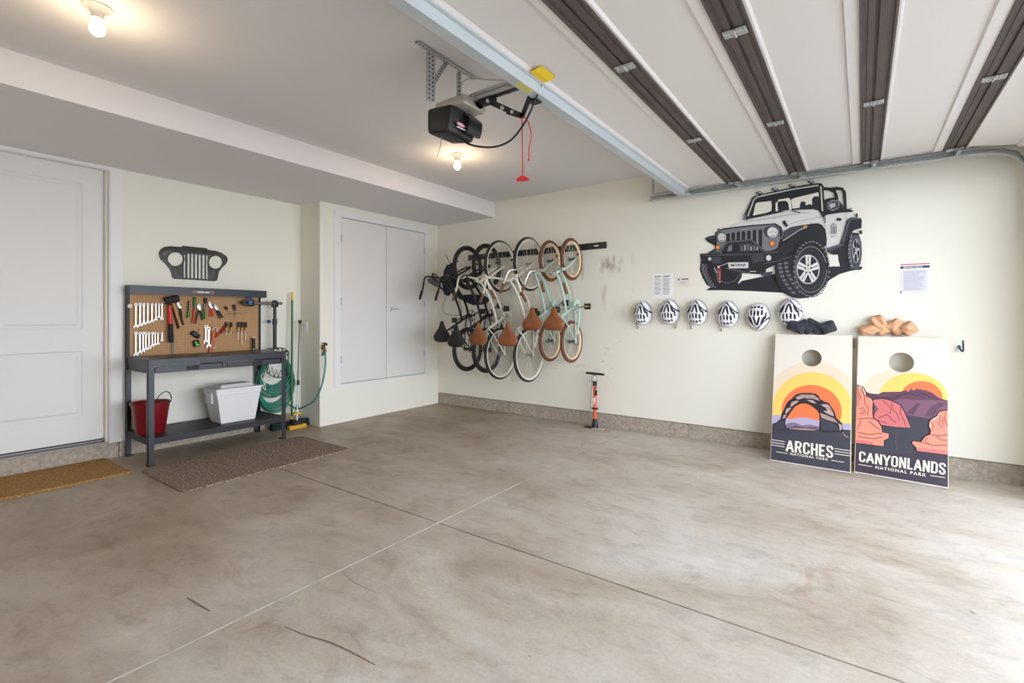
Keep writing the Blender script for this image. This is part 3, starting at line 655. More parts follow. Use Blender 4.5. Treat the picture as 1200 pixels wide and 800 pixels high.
for ya, yb in ((BY0 + 0.052, ym - 0.024), (ym + 0.024, BY1 - 0.052)):
    d = MB().box(BX0 + 0.1, BX1 - 0.016, ya + 0.008, yb - 0.008, WT - 0.118, WT - 0.112).box(BX0 + 0.1, BX1 - 0.016, ya + 0.008, ya + 0.011, WT - 0.118, WT - 0.078).box(BX0 + 0.1, BX1 - 0.016, yb - 0.011, yb - 0.008, WT - 0.118, WT - 0.078).bbox(BX1 - 0.020, BX1 - 0.009, ya, yb, WT - 0.126, WT - 0.072, 0.002).build('drawer', M_bench, wb)
    yc = (ya + yb) / 2 + 0.02
    h = MB(); h.bbox(BX1 - 0.009, BX1 - 0.004, yc - 0.05, yc + 0.05, WT - 0.118, WT - 0.082, 0.002); h.tube(catmull([(BX1 - 0.006, yc - 0.045, WT - 0.088), (BX1 + 0.008, yc - 0.035, WT - 0.092), (BX1 + 0.012, yc, WT - 0.095), (BX1 + 0.008, yc + 0.035, WT - 0.092), (BX1 - 0.006, yc + 0.045, WT - 0.088)], 4), 0.005, 8)
    h.build('handle', M_blackp, d, smooth=True)
# pegboard with uprights and top cap
PX = -0.365; PT = 1.60
def peg_material():
    m = bpy.data.materials.new('pegboard'); m.use_nodes = True; nt = m.node_tree; b = nt.nodes['Principled BSDF']; b.inputs['Roughness'].default_value = 0.75
    tc = nt.nodes.new('ShaderNodeTexCoord'); sp = nt.nodes.new('ShaderNodeSeparateXYZ'); nt.links.new(tc.outputs['Object'], sp.inputs[0])
    def M_(op, a, bb):
        n = nt.nodes.new('ShaderNodeMath'); n.operation = op
        for i, v in enumerate((a, bb)):
            if isinstance(v, (int, float)): n.inputs[i].default_value = v
            else: nt.links.new(v, n.inputs[i])
        return n.outputs[0]
    fy = M_('SUBTRACT', M_('FRACT', M_('MULTIPLY', sp.outputs[1], 39.37), 0), 0.5); fz = M_('SUBTRACT', M_('FRACT', M_('MULTIPLY', sp.outputs[2], 39.37), 0), 0.5)
    r = M_('ADD', M_('MULTIPLY', fy, fy), M_('MULTIPLY', fz, fz)); hole = M_('LESS_THAN', r, 0.02)
    n = nt.nodes.new('ShaderNodeTexNoise'); n.inputs['Scale'].default_value = 20; nt.links.new(tc.outputs['Object'], n.inputs['Vector'])
    rp = nt.nodes.new('ShaderNodeValToRGB'); rp.color_ramp.elements[0].color = lin((176, 134, 92)); rp.color_ramp.elements[1].color = lin((190, 148, 104)); nt.links.new(n.outputs['Fac'], rp.inputs[0])
    x = nt.nodes.new('ShaderNodeMix'); x.data_type = 'RGBA'; nt.links.new(hole, x.inputs[0]); nt.links.new(rp.outputs[0], x.inputs[6]); x.inputs[7].default_value = lin((92, 66, 42)); nt.links.new(x.outputs[2], b.inputs['Base Color'])
    return m
MB().box(PX - 0.006, PX, BY0 + 0.01, BY1 - 0.01, WT - 0.02, PT - 0.03).build('pegboard', peg_material(), wb)
for y, s in ((BY0, 1), (BY1, -1)):
    b = MB(); b.box(BX0 - 0.002, PX + 0.012, y, y + s * 0.003, WT - 0.06, PT); b.box(PX + 0.001, PX + 0.004, y, y + s * 0.022, WT - 0.004, PT - 0.05); b.box(BX0 - 0.003, BX0, y, y + s * 0.04, WT - 0.06, PT)
    for z in (1.0, 1.05, 1.25, 1.5): b.cyl((PX - 0.015, y - s * 0.001, z), (PX - 0.015, y, z), 0.004, n=8)
    b.build('upright', M_benchd, wb)
b = MB(); xc = PX + 0.085; b.box(BX0, xc, BY0 - 0.002, BY1 + 0.03, PT, PT + 0.003); b.box(xc - 0.003, xc, BY0 + 0.001, BY1 + 0.03, PT - 0.075, PT + 0.001); b.box(BX0, xc, BY0 - 0.002, BY0 + 0.001, PT - 0.08, PT + 0.001); b.box(BX0, xc, BY1 + 0.027, BY1 + 0.03, PT - 0.075, PT + 0.001)
cap = b.build('top_cap', M_bench, wb)
lb = ((226, 0), (250, 0)); ya, yb = onx(226.5, 341, xc).y, onx(250.5, 343, xc).y
a = Art(lambda u, v, d: (xc + 0.0004 + d, ya + (yb - ya) * u, PT - 0.028 - v * 0.024))
a.poly(mat('badge_tan', (176, 150, 135), 0.6), [(0, 0), (1, 0), (1, 1), (0, 1)]); a.poly(mat('badge_grey', (96, 88, 84), 0.6), [(0.04, 0.1), (0.96, 0.1), (0.96, 0.9), (0.04, 0.9)]); a.poly(M_paper, [(0.2, 0.3), (0.52, 0.3), (0.52, 0.72), (0.2, 0.72)]); a.poly(M_paper, [(0.56, 0.3), (0.78, 0.3), (0.78, 0.72), (0.56, 0.72)])
a.poly(mat('badge_red', (190, 70, 55), 0.6), [(0.06, 0.25), (0.15, 0.25), (0.15, 0.75), (0.06, 0.75)]); a.poly(MATS['badge_red'], [(0.83, 0.25), (0.93, 0.25), (0.93, 0.75), (0.83, 0.75)])
a.mb.build('badge', None, cap)

# ------------------------------------------------------------------ hand tools on the pegboard (pixel of the crop -> board)
def pg(cx, cy, off=0.02): return onx(130 + cx / 5.333, 270 + cy / 5.333, PX + off)
def combo_wrench(L, wd):
    # ring end at the top (origin), open jaw at the bottom; in the plane y/z
    k = wd; out = []
    ring = [(math.cos(a) * k * 0.55, math.sin(a) * k * 0.55) for a in [math.radians(-55 + i * (290 / 14)) for i in range(15)]]
    sh = k * 0.24; pts = list(ring) + [(-sh, -k * 0.8), (-sh, -L + k * 1.0)]
    j = k * 0.72; cy = -L + k * 0.35
    pts += [(-j, cy + k * 0.25), (-j * 1.02, cy - k * 0.3), (-j * 0.55, cy - k * 0.72), (-j * 0.42, cy - k * 0.2), (-j * 0.25, cy + k * 0.12), (j * 0.25, cy + k * 0.12), (j * 0.42, cy - k * 0.12), (j * 0.75, cy - k * 0.55), (j * 1.05, cy - k * 0.1), (j * 0.9, cy + k * 0.35), (sh, -L + k * 1.0), (sh, -k * 0.8)]
    hole = [(math.cos(a) * k * 0.36, math.sin(a) * k * 0.36) for a in [2 * PI * i / 12 for i in range(12)]]
    return curve2mesh([pts, hole], 0.0035)
def put_flat(name, vf, m, P, ang=0, parent=None, depth=0.0):
    vs, fs = vf; ca, sa = math.cos(ang), math.sin(ang); b = MB(); b.use(m)
    b.add([(P.x + v[2] + depth, P.y + v[0] * ca - v[1] * sa, P.z + v[0] * sa + v[1] * ca) for v in vs], fs); return b
def hook(b, P): b.tube([(PX + 0.001, P.y, P.z + 0.012), (PX + 0.02, P.y, P.z + 0.012), (PX + 0.032, P.y, P.z + 0.014), (PX + 0.034, P.y, P.z + 0.022)], 0.0018, 6)
M_wrn = mat('wrench_steel', (186, 185, 182), 0.32, 0.6)
rows = [('upper', [155, 182, 205, 230, 256, 280, 300, 318], 462, [606, 598, 588, 580, 572, 562, 545, 556], 'wrenches on the upper pegboard row'),
        ('lower', [155, 180, 200, 217, 237, 258, 275, 293, 318], 642, [782, 768, 760, 748, 740, 726, 718, 712, 690], 'wrenches on the lower pegboard row')]
ords = ['first from the left and longest', 'second from the left', 'third from the left', 'fourth from the left', 'fifth from the left', 'sixth from the left', 'seventh from the left', 'eighth from the left', 'ninth from the left and thinnest']
for nm, xs, top, bots, grp in rows:
    for i, (cx, bo) in enumerate(zip(xs, bots)):
        P = pg(cx, top); Q = pg(cx, bo); L = P.z - Q.z
        tt = thing('wrench', 'silver combination wrench on the %s pegboard row, %s' % (nm, ords[i] if not (nm == 'upper' and i == 7) else 'eighth and last, nearest the mallet'), 'wrench', (P.x, P.y, P.z), grp)
        put_flat('wrench', combo_wrench(L, 0.0235 - 0.0009 * i), M_wrn, P).build('wrench_body', M_steel, tt)
        b = MB(); hook(b, P); b.build('hook', M_galv, tt)
def tool(name, label, cat, cx, cy): P = pg(cx, cy); return thing(name, label, cat, (P.x, P.y, P.z))
def seg(b, p, q, r0, r1=None, n=10, off=0.02): b.cyl(pg(*p, off), pg(*q, off), r0, r1, n)
M_redt = mat('red_grip', (214, 52, 40), 0.5); M_green = mat('green_grip', (40, 120, 60), 0.5); M_wood = mat('hammer_wood', (190, 140, 85), 0.55, var=0.2, scale=20, stretch=(1, 6, 1)); M_orange = mat('orange_paint', (196, 78, 40), 0.4); M_yel = mat('yellow_plastic', (200, 150, 30), 0.5)
M_grey = mat('tool_grey', (110, 105, 98), 0.5, 0.3)
# rubber mallet
t = tool('rubber_mallet', 'black headed rubber mallet with a red and black handle at top of pegboard', 'mallet', 370, 440)
b = MB(); p, q = pg(338, 440, 0.05), pg(421, 424, 0.05); b.lathe([(0, 0), (0.033, 0), (0.036, 0.006), (0.036, (q - p).length - 0.006), (0.033, (q - p).length), (0, (q - p).length)], p, (q - p), 24); b.build('head', M_rubber, t, smooth=True)
b = MB(); seg(b, (367, 450), (367, 470), 0.012, 0.014, off=0.05); b.use(M_redt); seg(b, (367, 470), (372, 585), 0.016, 0.019, 14, 0.05); b.mats = [M_blackp, M_redt]; b.m = [0 if i < 12 else 1 for i in range(len(b.f))]; b.build('handle', None, t, smooth=True)
b = MB(); b.tube(catmull([pg(372, 583, 0.05), pg(375, 630, 0.05), pg(376, 700, 0.05)], 4), 0.021, 12); b.build('grip', M_rubber, t, smooth=True)
MB().obox(pg(388, 715, 0.012), (0.006, 0.022, 0.20)).build('x', M_grey)
o = bpy.data.objects['x']; o.name = 'steel_rule'; tag(o, 'grey steel rule hanging below the rubber mallet grip', 'ruler')
# claw hammer with wooden handle, black handled companion
t = tool('hammer', 'hammer with a light wooden handle slanting beside the rubber mallet', 'hammer', 395, 450)
b = MB(); b.tube([pg(388, 455, 0.035), pg(412, 530, 0.035), pg(438, 602, 0.035)], [0.011, 0.012, 0.015], 12); b.build('handle', M_wood, t, smooth=True)
b = MB(); p, q = pg(330, 447, 0.035), pg(400, 440, 0.035); b.tube([p, p.lerp(q, 0.5), q], [0.004, 0.01, 0.014], 10); b.build('head', M_steel, t, smooth=True)
t = tool('pry_bar', 'thin black handled pry bar behind the wooden hammer handle', 'pry bar', 405, 500)
b = MB(); b.tube([pg(385, 480, 0.012), pg(405, 560, 0.012), pg(421, 613, 0.012)], 0.008, 8); b.build('bar', M_blackp, t)
def pliers(label, top, mid, l1, l2, mh, mg, w=0.012, jaw=0.02, off=0.022):
    t = tool('pliers', label, 'pliers', *mid); b = MB(); T, Mi = pg(*top, off), pg(*mid, off)
    b.tube([T, T.lerp(Mi, 0.5) + Vector((0, jaw * 0.35, 0)), Mi], [0.004, jaw * 0.55, jaw * 0.6], 8, flat=0.6); b.tube([T, T.lerp(Mi, 0.5) - Vector((0, jaw * 0.35, 0)), Mi], [0.004, jaw * 0.5, jaw * 0.6], 8, flat=0.6)
    b.cyl(Mi - Vector((0.012, 0, 0)), Mi + Vector((0.012, 0, 0)), jaw * 0.45); b.build('jaw', mh, t, smooth=True)
    for e, s in ((l1, 1), (l2, -1)):
        E_ = pg(*e, off); b = MB(); b.tube([Mi, Mi.lerp(E_, 0.4) + Vector((0, s * -0.004, 0)), E_], [w * 0.5, w * 0.62, w * 0.55], 8); b.build('handle', mg, t, smooth=True)
    return t
pliers('silver jawed pliers with long black handles right of the hammer', (418, 440), (430, 480), (452, 590), (444, 560), M_steel, M_blackp, 0.014, 0.022)
pliers('slim needle nose pliers with black handles below green grips, mid pegboard', (535, 452), (524, 500), (513, 565), (508, 580), M_grey, M_redt, 0.012, 0.014)
pliers('silver round jawed pliers with crossed black handles', (548, 455), (552, 490), (528, 580), (572, 560), M_steel, M_blackp, 0.012, 0.026)
pliers('dark pliers with green top grips beside the orange topped snips', (590, 450), (583, 490), (574, 560), (588, 552), M_grey, M_green, 0.011, 0.018)
pliers('silver snips with orange red spring cap at the pegboard top', (615, 440), (627, 480), (620, 540), (640, 535), M_steel, M_redt, 0.012, 0.022)
pliers('large silver locking pliers with spread black handles, furthest right', (650, 458), (662, 490), (682, 550), (700, 545), M_steel, M_blackp, 0.014, 0.03)
def driver(label, a, m_, c, mg, ms, r=0.011, off=0.025, blade=0.003):
    t = tool('screwdriver', label, 'screwdriver', *m_); A, Mm, Cc = pg(*a, off), pg(*m_, off), pg(*c, off)
    b = MB(); b.tube([A, A.lerp(Mm, 0.15), A.lerp(Mm, 0.6), A.lerp(Mm, 0.85), Mm], [r * 0.7, r, r * 0.95, r * 0.65, r * 0.8], 10); b.build('handle', mg, t, smooth=True)
    b = MB(); b.cyl(Mm, Cc, blade); b.build('shank', ms, t); return t
driver('black and green screwdriver hanging upright right of the silver pliers', (484, 545), (485, 495), (486, 438), M_green, M_blackp, 0.014, blade=0.006)
driver('green capped screwdriver with red shank hanging high mid pegboard', (526, 415), (522, 478), (514, 520), M_green, M_redt, 0.013, blade=0.004)
driver('black and green screwdriver hanging high beside the orange cap', (592, 420), (592, 455), (590, 500), M_blackp, M_grey, 0.014)
driver('black and yellow precision screwdriver, left one of the upper small pair', (712, 476), (728, 492), (742, 504), M_blackp, M_yel, 0.014, blade=0.006)
driver('black and yellow precision screwdriver with long shank, right one of the upper small pair', (770, 462), (775, 500), (776, 556), M_blackp, M_grey, 0.015)
for (cx, cb, bl, wd) in ((722, 655, 'first from the left on the lower rack', 0.013), (752, 645, 'second from the left on the lower rack', 0.014), (798, 683, 'third from the left on the lower rack', 0.013), (820, 708, 'fourth from the left on the lower rack with the longest shank', 0.013), (843, 676, 'last on the right of the lower rack', 0.014)):
    t = tool('screwdriver', 'black and yellow screwdriver, ' + bl, 'screwdriver', cx, 600)
    t['group'] = 'small screwdrivers on the lower rack'
    A, B_, D_, E_ = pg(cx, 572, 0.03), pg(cx, 605, 0.03), pg(cx - 2, 628, 0.03), pg(cx - 3, cb, 0.03)
    b = MB(); b.tube([A, A.lerp(B_, 0.3), B_], [wd * 0.75, wd, wd * 0.9], 10); b.build('handle', M_blackp, t, smooth=True)
    b = MB(); b.tube([B_, D_], [wd * 0.8, wd * 0.5], 10); b.build('collar', M_yel, t, smooth=True)
    MB().cyl(D_, E_, 0.0035).build('shank', M_steel, t)
for cy, lbl in ((520, 'upper wire tool rack on the pegboard, under the small screwdriver pair'), (632, 'lower wire tool rack on the pegboard, holding five screwdrivers')):
    P = pg(775, cy); t = thing('wire_rack', lbl, 'rack', (P.x, P.y, P.z)); b = MB()
    b.tube([pg(705, cy, 0.003), pg(853, cy - 6, 0.003)], 0.002, 6)
    for k in range(8):
        q = pg(708 + k * 19, cy - k * 0.8, 0.003); b.tube([q, q + Vector((0.022, 0, -0.01)), q + Vector((0.038, 0, -0.006)), q + Vector((0.038, 0.010, 0.006)), q + Vector((0.022, 0.016, 0.002)), q + Vector((0, 0.016, 0))], 0.0022, 6)
    b.build('wire', M_galv, t)
# tape measures
for c, lbl, mg, mc in (((528, 650), 'black tape measure hanging tilted on the pegboard', M_blackp, M_blackp), ((534, 705), 'black and bright green tape measure hanging below the black one', M_blackp, emit and mat('bright_green', (80, 190, 40), 0.45))):
    P = pg(*c, 0.025); t = thing('tape_measure', lbl, 'tape measure', (P.x, P.y, P.z)); R = Matrix.Rotation(math.radians(-38 if mc is M_blackp else 12), 4, 'X')
    M4 = Matrix.Translation(P) @ R
    w_, h_ = (0.046, 0.024) if mc is M_blackp else (0.028, 0.034)
    MB().bbox(-0.02, 0.02, -w_, w_, -h_, h_, 0.013, 3, M4).build('case', mg, t, smooth=True)
    if mc is not M_blackp:
        MB().extr([(-0.016, 0.024), (-0.004, 0.024), (-0.004, -0.010), (0.018, -0.010), (0.018, -0.024), (-0.016, -0.024)], lambda a, b_, d: P + R.to_3x3() @ Vector((0.0202 + d, a, b_)), 0, 0.0015).build('stripe', mc, t)
    else:
        b = MB(); b.tube([P + Vector((0, 0.03, 0.03)), pg(548, 618, 0.02), pg(548, 612, 0.001)], 0.0025, 6); b.build('loop', M_blackp, t)
# small wrenches hanging mid-board
for c0, c1, lbl in (((593, 600), (597, 700), 'short silver wrench hanging left beside the orange pipe wrench'), ((608, 612), (614, 728), 'wide silver wrench with dark ring end beside the orange pipe wrench')):
    P = pg(*c0, 0.02); Q = pg(*c1, 0.02); t = thing('wrench', lbl, 'wrench', (P.x, P.y, P.z))
    put_flat('w', combo_wrench(P.z - Q.z, 0.03), M_steel, P, depth=0.01 if c0[0] > 600 else 0).build('wrench_body', M_steel, t)
    b = MB(); hook(b, P); b.build('hook', M_galv, t)
# pipe wrench
P = pg(650, 620, 0.02); t = thing('pipe_wrench', 'orange red pipe wrench hanging upright on the pegboard beside silver wrenches', 'pipe wrench', (P.x, P.y, P.z))
b = MB(); b.tube([pg(645, 630, 0.022), pg(638, 680, 0.022), pg(620, 766, 0.022)], [0.020, 0.014, 0.016], 8, flat=0.6); b.tube([pg(648, 628, 0.022), pg(672, 648, 0.022), pg(655, 670, 0.022)], [0.014, 0.016, 0.008], 8, flat=0.7); b.build('handle', M_orange, t, smooth=True)
b = MB(); b.tube(catmull([pg(636, 622, 0.022), pg(645, 606, 0.022), pg(662, 612, 0.022), pg(660, 632, 0.022)], 4), 0.006, 8); b.build('jaw', M_steel, t, smooth=True); MB().tube([pg(634, 735, 0.035), pg(658, 736, 0.035)], 0.008, 8).build('adjusting_nut', M_steel, t, smooth=True)
P = pg(697, 622, 0.03); t = thing('cable_cutter', 'small dark red cutter hanging tilted right of the pipe wrench', 'cutter', (P.x, P.y, P.z))
b = MB(); b.tube([pg(680, 648, 0.03), pg(695, 625, 0.03), pg(712, 598, 0.03)], [0.014, 0.022, 0.014], 10, flat=0.6); b.build('body', mat('dark_red', (150, 20, 42), 0.4), t, smooth=True)
b = MB(); b.tube([pg(712, 598, 0.03), pg(722, 575, 0.01)], 0.005, 6); b.build('tip', M_grey, t)
P = pg(118, 472, 0.001); t = MB().cyl((PX, P.y, P.z), (PX + 0.005, P.y, P.z), 0.019, n=24).build('round_sticker', mat('cream_plastic', (225, 214, 198), 0.6)); tag(t, 'round cream disc on the left end of the pegboard', 'sticker')
P = pg(886, 755, 0.03); zz = WT
t = thing('flashlight', 'black flashlight standing on the bench against the right pegboard upright', 'flashlight', (-0.315, P.y, zz))
y = P.y; b = MB(); b.lathe([(0, zz), (0.021, zz), (0.021, zz + 0.025), (0.016, zz + 0.04), (0.016, zz + 0.13), (0.018, zz + 0.135), (0, zz + 0.135)], (-0.315, y, 0), (0, 0, 1), 20); b.build('body', M_blackp, t, smooth=True)
b = MB(); b.cyl((-0.315, y, zz + 0.135), (-0.315, y, zz + 0.15), 0.012); b.cyl((-0.315, y, zz + 0.012), (-0.315, y, zz + 0.018), 0.0215, n=20); b.build('ring', M_steel, t)
b = MB(); b.tube([pg(450, 464, 0.008), pg(510, 466, 0.008)], 0.0025, 6); t = b.build('peg_hook_bar', M_galv); tag(t, 'short grey hook bar between silver pliers and upright screwdriver', 'hook')
P = pg(643, 575); b = MB(); b.tube([P + Vector((-0.018, 0, 0.012)), P + Vector((0.008, 0, 0.01)), P + Vector((0.012, 0, -0.006)), P + Vector((0.010, 0, -0.014))], 0.003, 6); t = b.build('peg_hook', M_steel); tag(t, 'empty silver peg hook above the orange pipe wrench', 'hook')

# wall grille ornament
def gx(x, y): p = onx(180 + x / 12, 280 + y / 12, XL + 0.01); return (p.y, p.z)
outer = [(78, 200), (100, 150), (150, 115), (230, 103), (405, 116), (415, 98), (745, 132), (760, 152), (870, 168), (960, 198), (1020, 240), (1042, 290), (1020, 345), (960, 400), (915, 460), (890, 575), (860, 588), (300, 556), (270, 545), (255, 470), (225, 410), (170, 345), (100, 280)]
cc = [gx(*p) for p in outer]; holes = [[gx(*q) for q in ellpts(308, 282, 112, 100, 28)], [gx(*q) for q in ellpts(872, 326, 98, 94, 28)]]
for cx in (438, 494, 546, 600, 652, 704, 752):
    w_ = 21 if cx not in (438, 752) else 17; t0 = 190 + (cx - 438) * 0.10 + (25 if cx in (438,) else 0); b0 = 548 + (cx - 438) * 0.06
    holes.append([gx(cx - w_, t0 + 18), gx(cx - w_ * 0.5, t0 + 3), gx(cx + w_ * 0.5, t0 + 3), gx(cx + w_, t0 + 18), gx(cx + w_, b0 - 10), gx(cx + w_ * 0.5, b0), gx(cx - w_ * 0.5, b0), gx(cx - w_, b0 - 10)])
vs, fs = curve2mesh([cc] + holes, 0.003, 0.003)
b = MB(); b.add([(XL + 0.0065 + v[2], v[0], v[1]) for v in vs], fs)
M_cast = mat('aged_black_metal', (70, 67, 66), 0.45, 0.3, var=0.4, scale=25, bump=0.3, bscale=60)
gr = b.build('grille_ornament', M_cast, None, smooth=True, angle=40); tag(gr, 'black metal vehicle grille ornament with two round openings mounted above the workbench', 'wall ornament')
b = MB()
for e in (ellpts(308, 282, 122, 109, 28), ellpts(872, 326, 107, 103, 28)):
    b.tube([Vector((XL + 0.012, *gx(*q))) for q in e], 0.005, 6, closed=True)
b.tube([Vector((XL + 0.014, *gx(*q))) for q in ((415, 108), (745, 142), (738, 185), (430, 150), (415, 108))], 0.004, 6)
rim = catmull([Vector((XL + 0.012, *gx(*q))) for q in ((210, 135), (130, 160), (105, 205), (150, 270), (230, 350), (270, 430), (295, 520), (330, 535))], 4); b.tube(rim, 0.004, 6)
b.build('rim', M_cast, gr, smooth=True)

# red bucket
SZ = 0.238
t = thing('bucket', 'dark red round bucket with a black wire handle on the bench shelf', 'bucket', (-0.10, -3.648, SZ)); bx, by = -0.12, -3.645
M_buck = mat('red_bucket', (122, 18, 26), 0.28, var=0.15, scale=10)
MB().lathe([(0, SZ + 0.001), (0.108, SZ + 0.001), (0.112, SZ + 0.01), (0.147, SZ + 0.265), (0.156, SZ + 0.27), (0.158, SZ + 0.285), (0.152, SZ + 0.287), (0.144, SZ + 0.275), (0.104, SZ + 0.015), (0, SZ + 0.012)], (bx, by, 0), (0, 0, 1), 40).build('body', M_buck, t, smooth=True, angle=50)
b = MB(); hp = [Vector((bx + math.cos(a) * 0.168, by + math.sin(a) * 0.168, SZ + 0.275)) for a in (0.9, 0.9 + PI)]
b.tube(catmull([Vector((bx - 0.01, by + 0.05, SZ + 0.29)), Vector((bx - 0.01, by + 0.075, SZ + 0.335)), Vector((bx, by + 0.12, SZ + 0.365)), Vector((bx, by + 0.155, SZ + 0.34)), Vector((bx, by + 0.168, SZ + 0.285))], 6), 0.0045, 8); b.build('handle', M_blackp, t, smooth=True)
# white cool box
t = thing('cooler', 'white lidded cool box standing on the bench shelf', 'cooler', (-0.09, -2.90, SZ))
M_cool = mat('cooler_white', (222, 221, 222), 0.5)
xa, xb, ya, yb, z0, z1 = -0.23, 0.04, -3.13, -2.735, SZ, SZ + 0.33
b = MB(); i0 = 0.03
vs = []
for (ins, z) in ((i0 + 0.006, z0), (i0, z0 + 0.008), (-0.012, z1 - 0.045), (-0.02, z1 - 0.042), (-0.02, z1)):
    vs += [(xa + ins, ya + ins, z), (xb - ins * 0.5, ya + ins, z), (xb - ins * 0.5, yb - ins, z), (xa + ins, yb - ins, z)]
fs = [(r * 4 + k, r * 4 + (k + 1) % 4, r * 4 + 4 + (k + 1) % 4, r * 4 + 4 + k) for r in range(4) for k in range(4)] + [(0, 1, 2, 3), (16, 17, 18, 19)]
b.add(vs, fs).bbox(xa + 0.05, xb - 0.08, ya - 0.034, ya - 0.01, z1 - 0.13, z1 - 0.02, 0.008); b.build('body', M_cool, t)
b = MB(); zt = z1 + 0.002
vs = [(xa - 0.024, ya - 0.03, zt), (xb + 0.022, ya - 0.03, zt), (xb + 0.022, yb + 0.03, zt), (xa - 0.024, yb + 0.03, zt)]; vs += [(a, b_, zt + 0.018) for a, b_, _ in vs]
vs += [(xa + 0.03, ya + 0.03, zt + 0.018), (xb - 0.03, ya + 0.03, zt + 0.018), (xb - 0.03, yb - 0.03, zt + 0.018), (xa + 0.03, yb - 0.03, zt + 0.018)]; vs += [(xa + 0.06, ya + 0.055, zt + 0.05), (xb - 0.06, ya + 0.055, zt + 0.05), (xb - 0.06, yb - 0.055, zt + 0.05), (xa + 0.06, yb - 0.055, zt + 0.05)]
fs = [(r * 4 + k, r * 4 + (k + 1) % 4, r * 4 + 4 + (k + 1) % 4, r * 4 + 4 + k) for r in range(3) for k in range(4)] + [(0, 1, 2, 3), (12, 13, 14, 15)]
b.add(vs, fs).build('lid', M_cool, t)
b = MB(); q = [onx(*p, 0.03) for p in ((309, 447), (313, 441), (320, 437), (318, 442), (311, 448), (308, 453), (311, 457), (310, 449), (306, 441), (309, 437))]
b.tube(catmull(q, 4), 0.004, 6); b.build('rope_handle', mat('white_rope', (215, 212, 205), 0.9), t)

# bicycle repair stand on the bench
sy, sx = onx(322, 400, -0.3).y, -0.3
t = thing('repair_stand', 'black bicycle repair clamp stand with blue knobs at right end of the bench', 'repair stand', (sx, sy, WT))
sx = -0.3; zt = 1.47
b = MB(); b.bbox(sx - 0.05, sx + 0.05, sy - 0.075, sy + 0.02, WT, WT + 0.012, 0.004); b.cyl((sx, sy - 0.0, WT + 0.01), (sx, sy, 1.24), 0.021, n=18); b.cyl((sx, sy, 1.22), (sx, sy, 1.285), 0.026, n=18); b.cyl((sx, sy, 1.28), (sx, sy, zt - 0.02), 0.0175, n=18); b.bbox(sx - 0.026, sx + 0.026, sy - 0.032, sy + 0.032, zt - 0.05, zt + 0.02, 0.008)
b.build('post', M_black, t, smooth=True)
b = MB(); b.cyl((sx, sy - 0.25, zt - 0.01), (sx, sy + 0.085, zt - 0.004), 0.0165, n=18); b.build('arm', mat('grey_tube', (120, 118, 114), 0.35, 0.6), t, smooth=True)
b = MB(); cy_ = sy - 0.30
b.bbox(sx - 0.03, sx + 0.03, cy_ - 0.02, cy_ + 0.06, zt - 0.045, zt + 0.03, 0.012)
b.extr([(-0.09, 0.0), (-0.05, 0.03), (0.02, 0.042), (0.04, 0.02), (-0.045, 0.006), (-0.045, -0.006), (0.04, -0.02), (0.02, -0.042), (-0.05, -0.03)], lambda a, b_, d: (sx + 0.02 + d, cy_ + a, zt - 0.005 + b_), -0.015, 0.02)
b.build('clamp', M_blackp, t, smooth=True, angle=40)
M_blue = mat('blue_plastic', (40, 84, 160), 0.4)
for nm, p, ax, r in (('knob', (sx + 0.045, cy_ - 0.005, zt - 0.005), (1, 0, 0), 0.022), ('knob', (sx + 0.02, cy_ + 0.02, zt + 0.045), (0.3, 0, 1), 0.022), ('knob', (sx + 0.0, sy - 0.062, 1.255), (0.3, -1, 0), 0.02)):
    b = MB()
    for k in range(6):
        a = k * PI / 3; u, v = b.frame(ax); c_ = Vector(p) + (u * math.cos(a) + v * math.sin(a)) * r * 0.62; w_ = Vector(ax).normalized(); b.cyl(c_, c_ + w_ * 0.018, r * 0.42, n=10)
    b.cyl(p, Vector(p) + Vector(ax).normalized() * 0.02, r * 0.75, n=16); b.cyl(Vector(p) - Vector(ax).normalized() * 0.02, p, 0.008, n=8); b.build(nm, M_blue, t, smooth=True, angle=50)
MB().ell((sx, sy, zt + 0.022), 0.022, 0.026, 0.012, 16, 8).build('cap', mat('dark_blue', (28, 40, 72), 0.4), t, smooth=True)

# wrought iron hose holder and coiled hose
t = thing('hose_holder', 'black wrought iron hose holder fixed to the wall behind the bench end', 'hose holder', (XL, -2.33, 0.86))
def hx(px, py, x): return onx(px, py, x)
b = MB(); X1 = -0.30
arc = [hx(*p, X1) for p in ((312, 415), (318, 410), (326, 407.5), (333, 408.5), (338, 412))]; top = catmull(arc, 6); b.tube(top, 0.006, 8)
low = catmull([hx(*p, X1) for p in ((313, 436), (320, 441), (329, 442), (338, 438))], 6); b.tube(low, 0.006, 8)
b.tube([top[0], low[0]], 0.006, 8); b.tube([top[-1], low[-1]], 0.006, 8)
mid = [hx(*p, X1) for p in ((314, 428), (322, 428), (330, 428), (338, 428))]
ys = [top[0].lerp(top[-1], k / 6) for k in range(7)]
for k in range(6):
    a_ = top[min(len(top) - 1, int(k * (len(top) - 1) / 6))]; b_ = top[min(len(top) - 1, int((k + 1) * (len(top) - 1) / 6))]; c_ = Vector((X1, (a_.y + b_.y) / 2, a_.z - 0.075)); b.tube([a_, c_, b_], 0.0045, 6)
for k in range(5):
    a_ = low[min(len(low) - 1, int(k * (len(low) - 1) / 5))]; b_ = low[min(len(low) - 1, int((k + 1) * (len(low) - 1) / 5))]; c_ = Vector((X1, (a_.y + b_.y) / 2, a_.z + 0.085)); b.tube([a_, c_, b_], 0.0045, 6)
for p in (top[0], top[-1], low[0], low[-1]): b.tube([p, Vector((XL + 0.002, p.y, p.z))], 0.006, 8)
b.build('frame', M_black, t)
M_hose = mat('green_hose', (46, 128, 108), 0.45)
b = MB(); rnd = random.Random(3)
hc = hx(323, 437, -0.36); cyh = hc.y
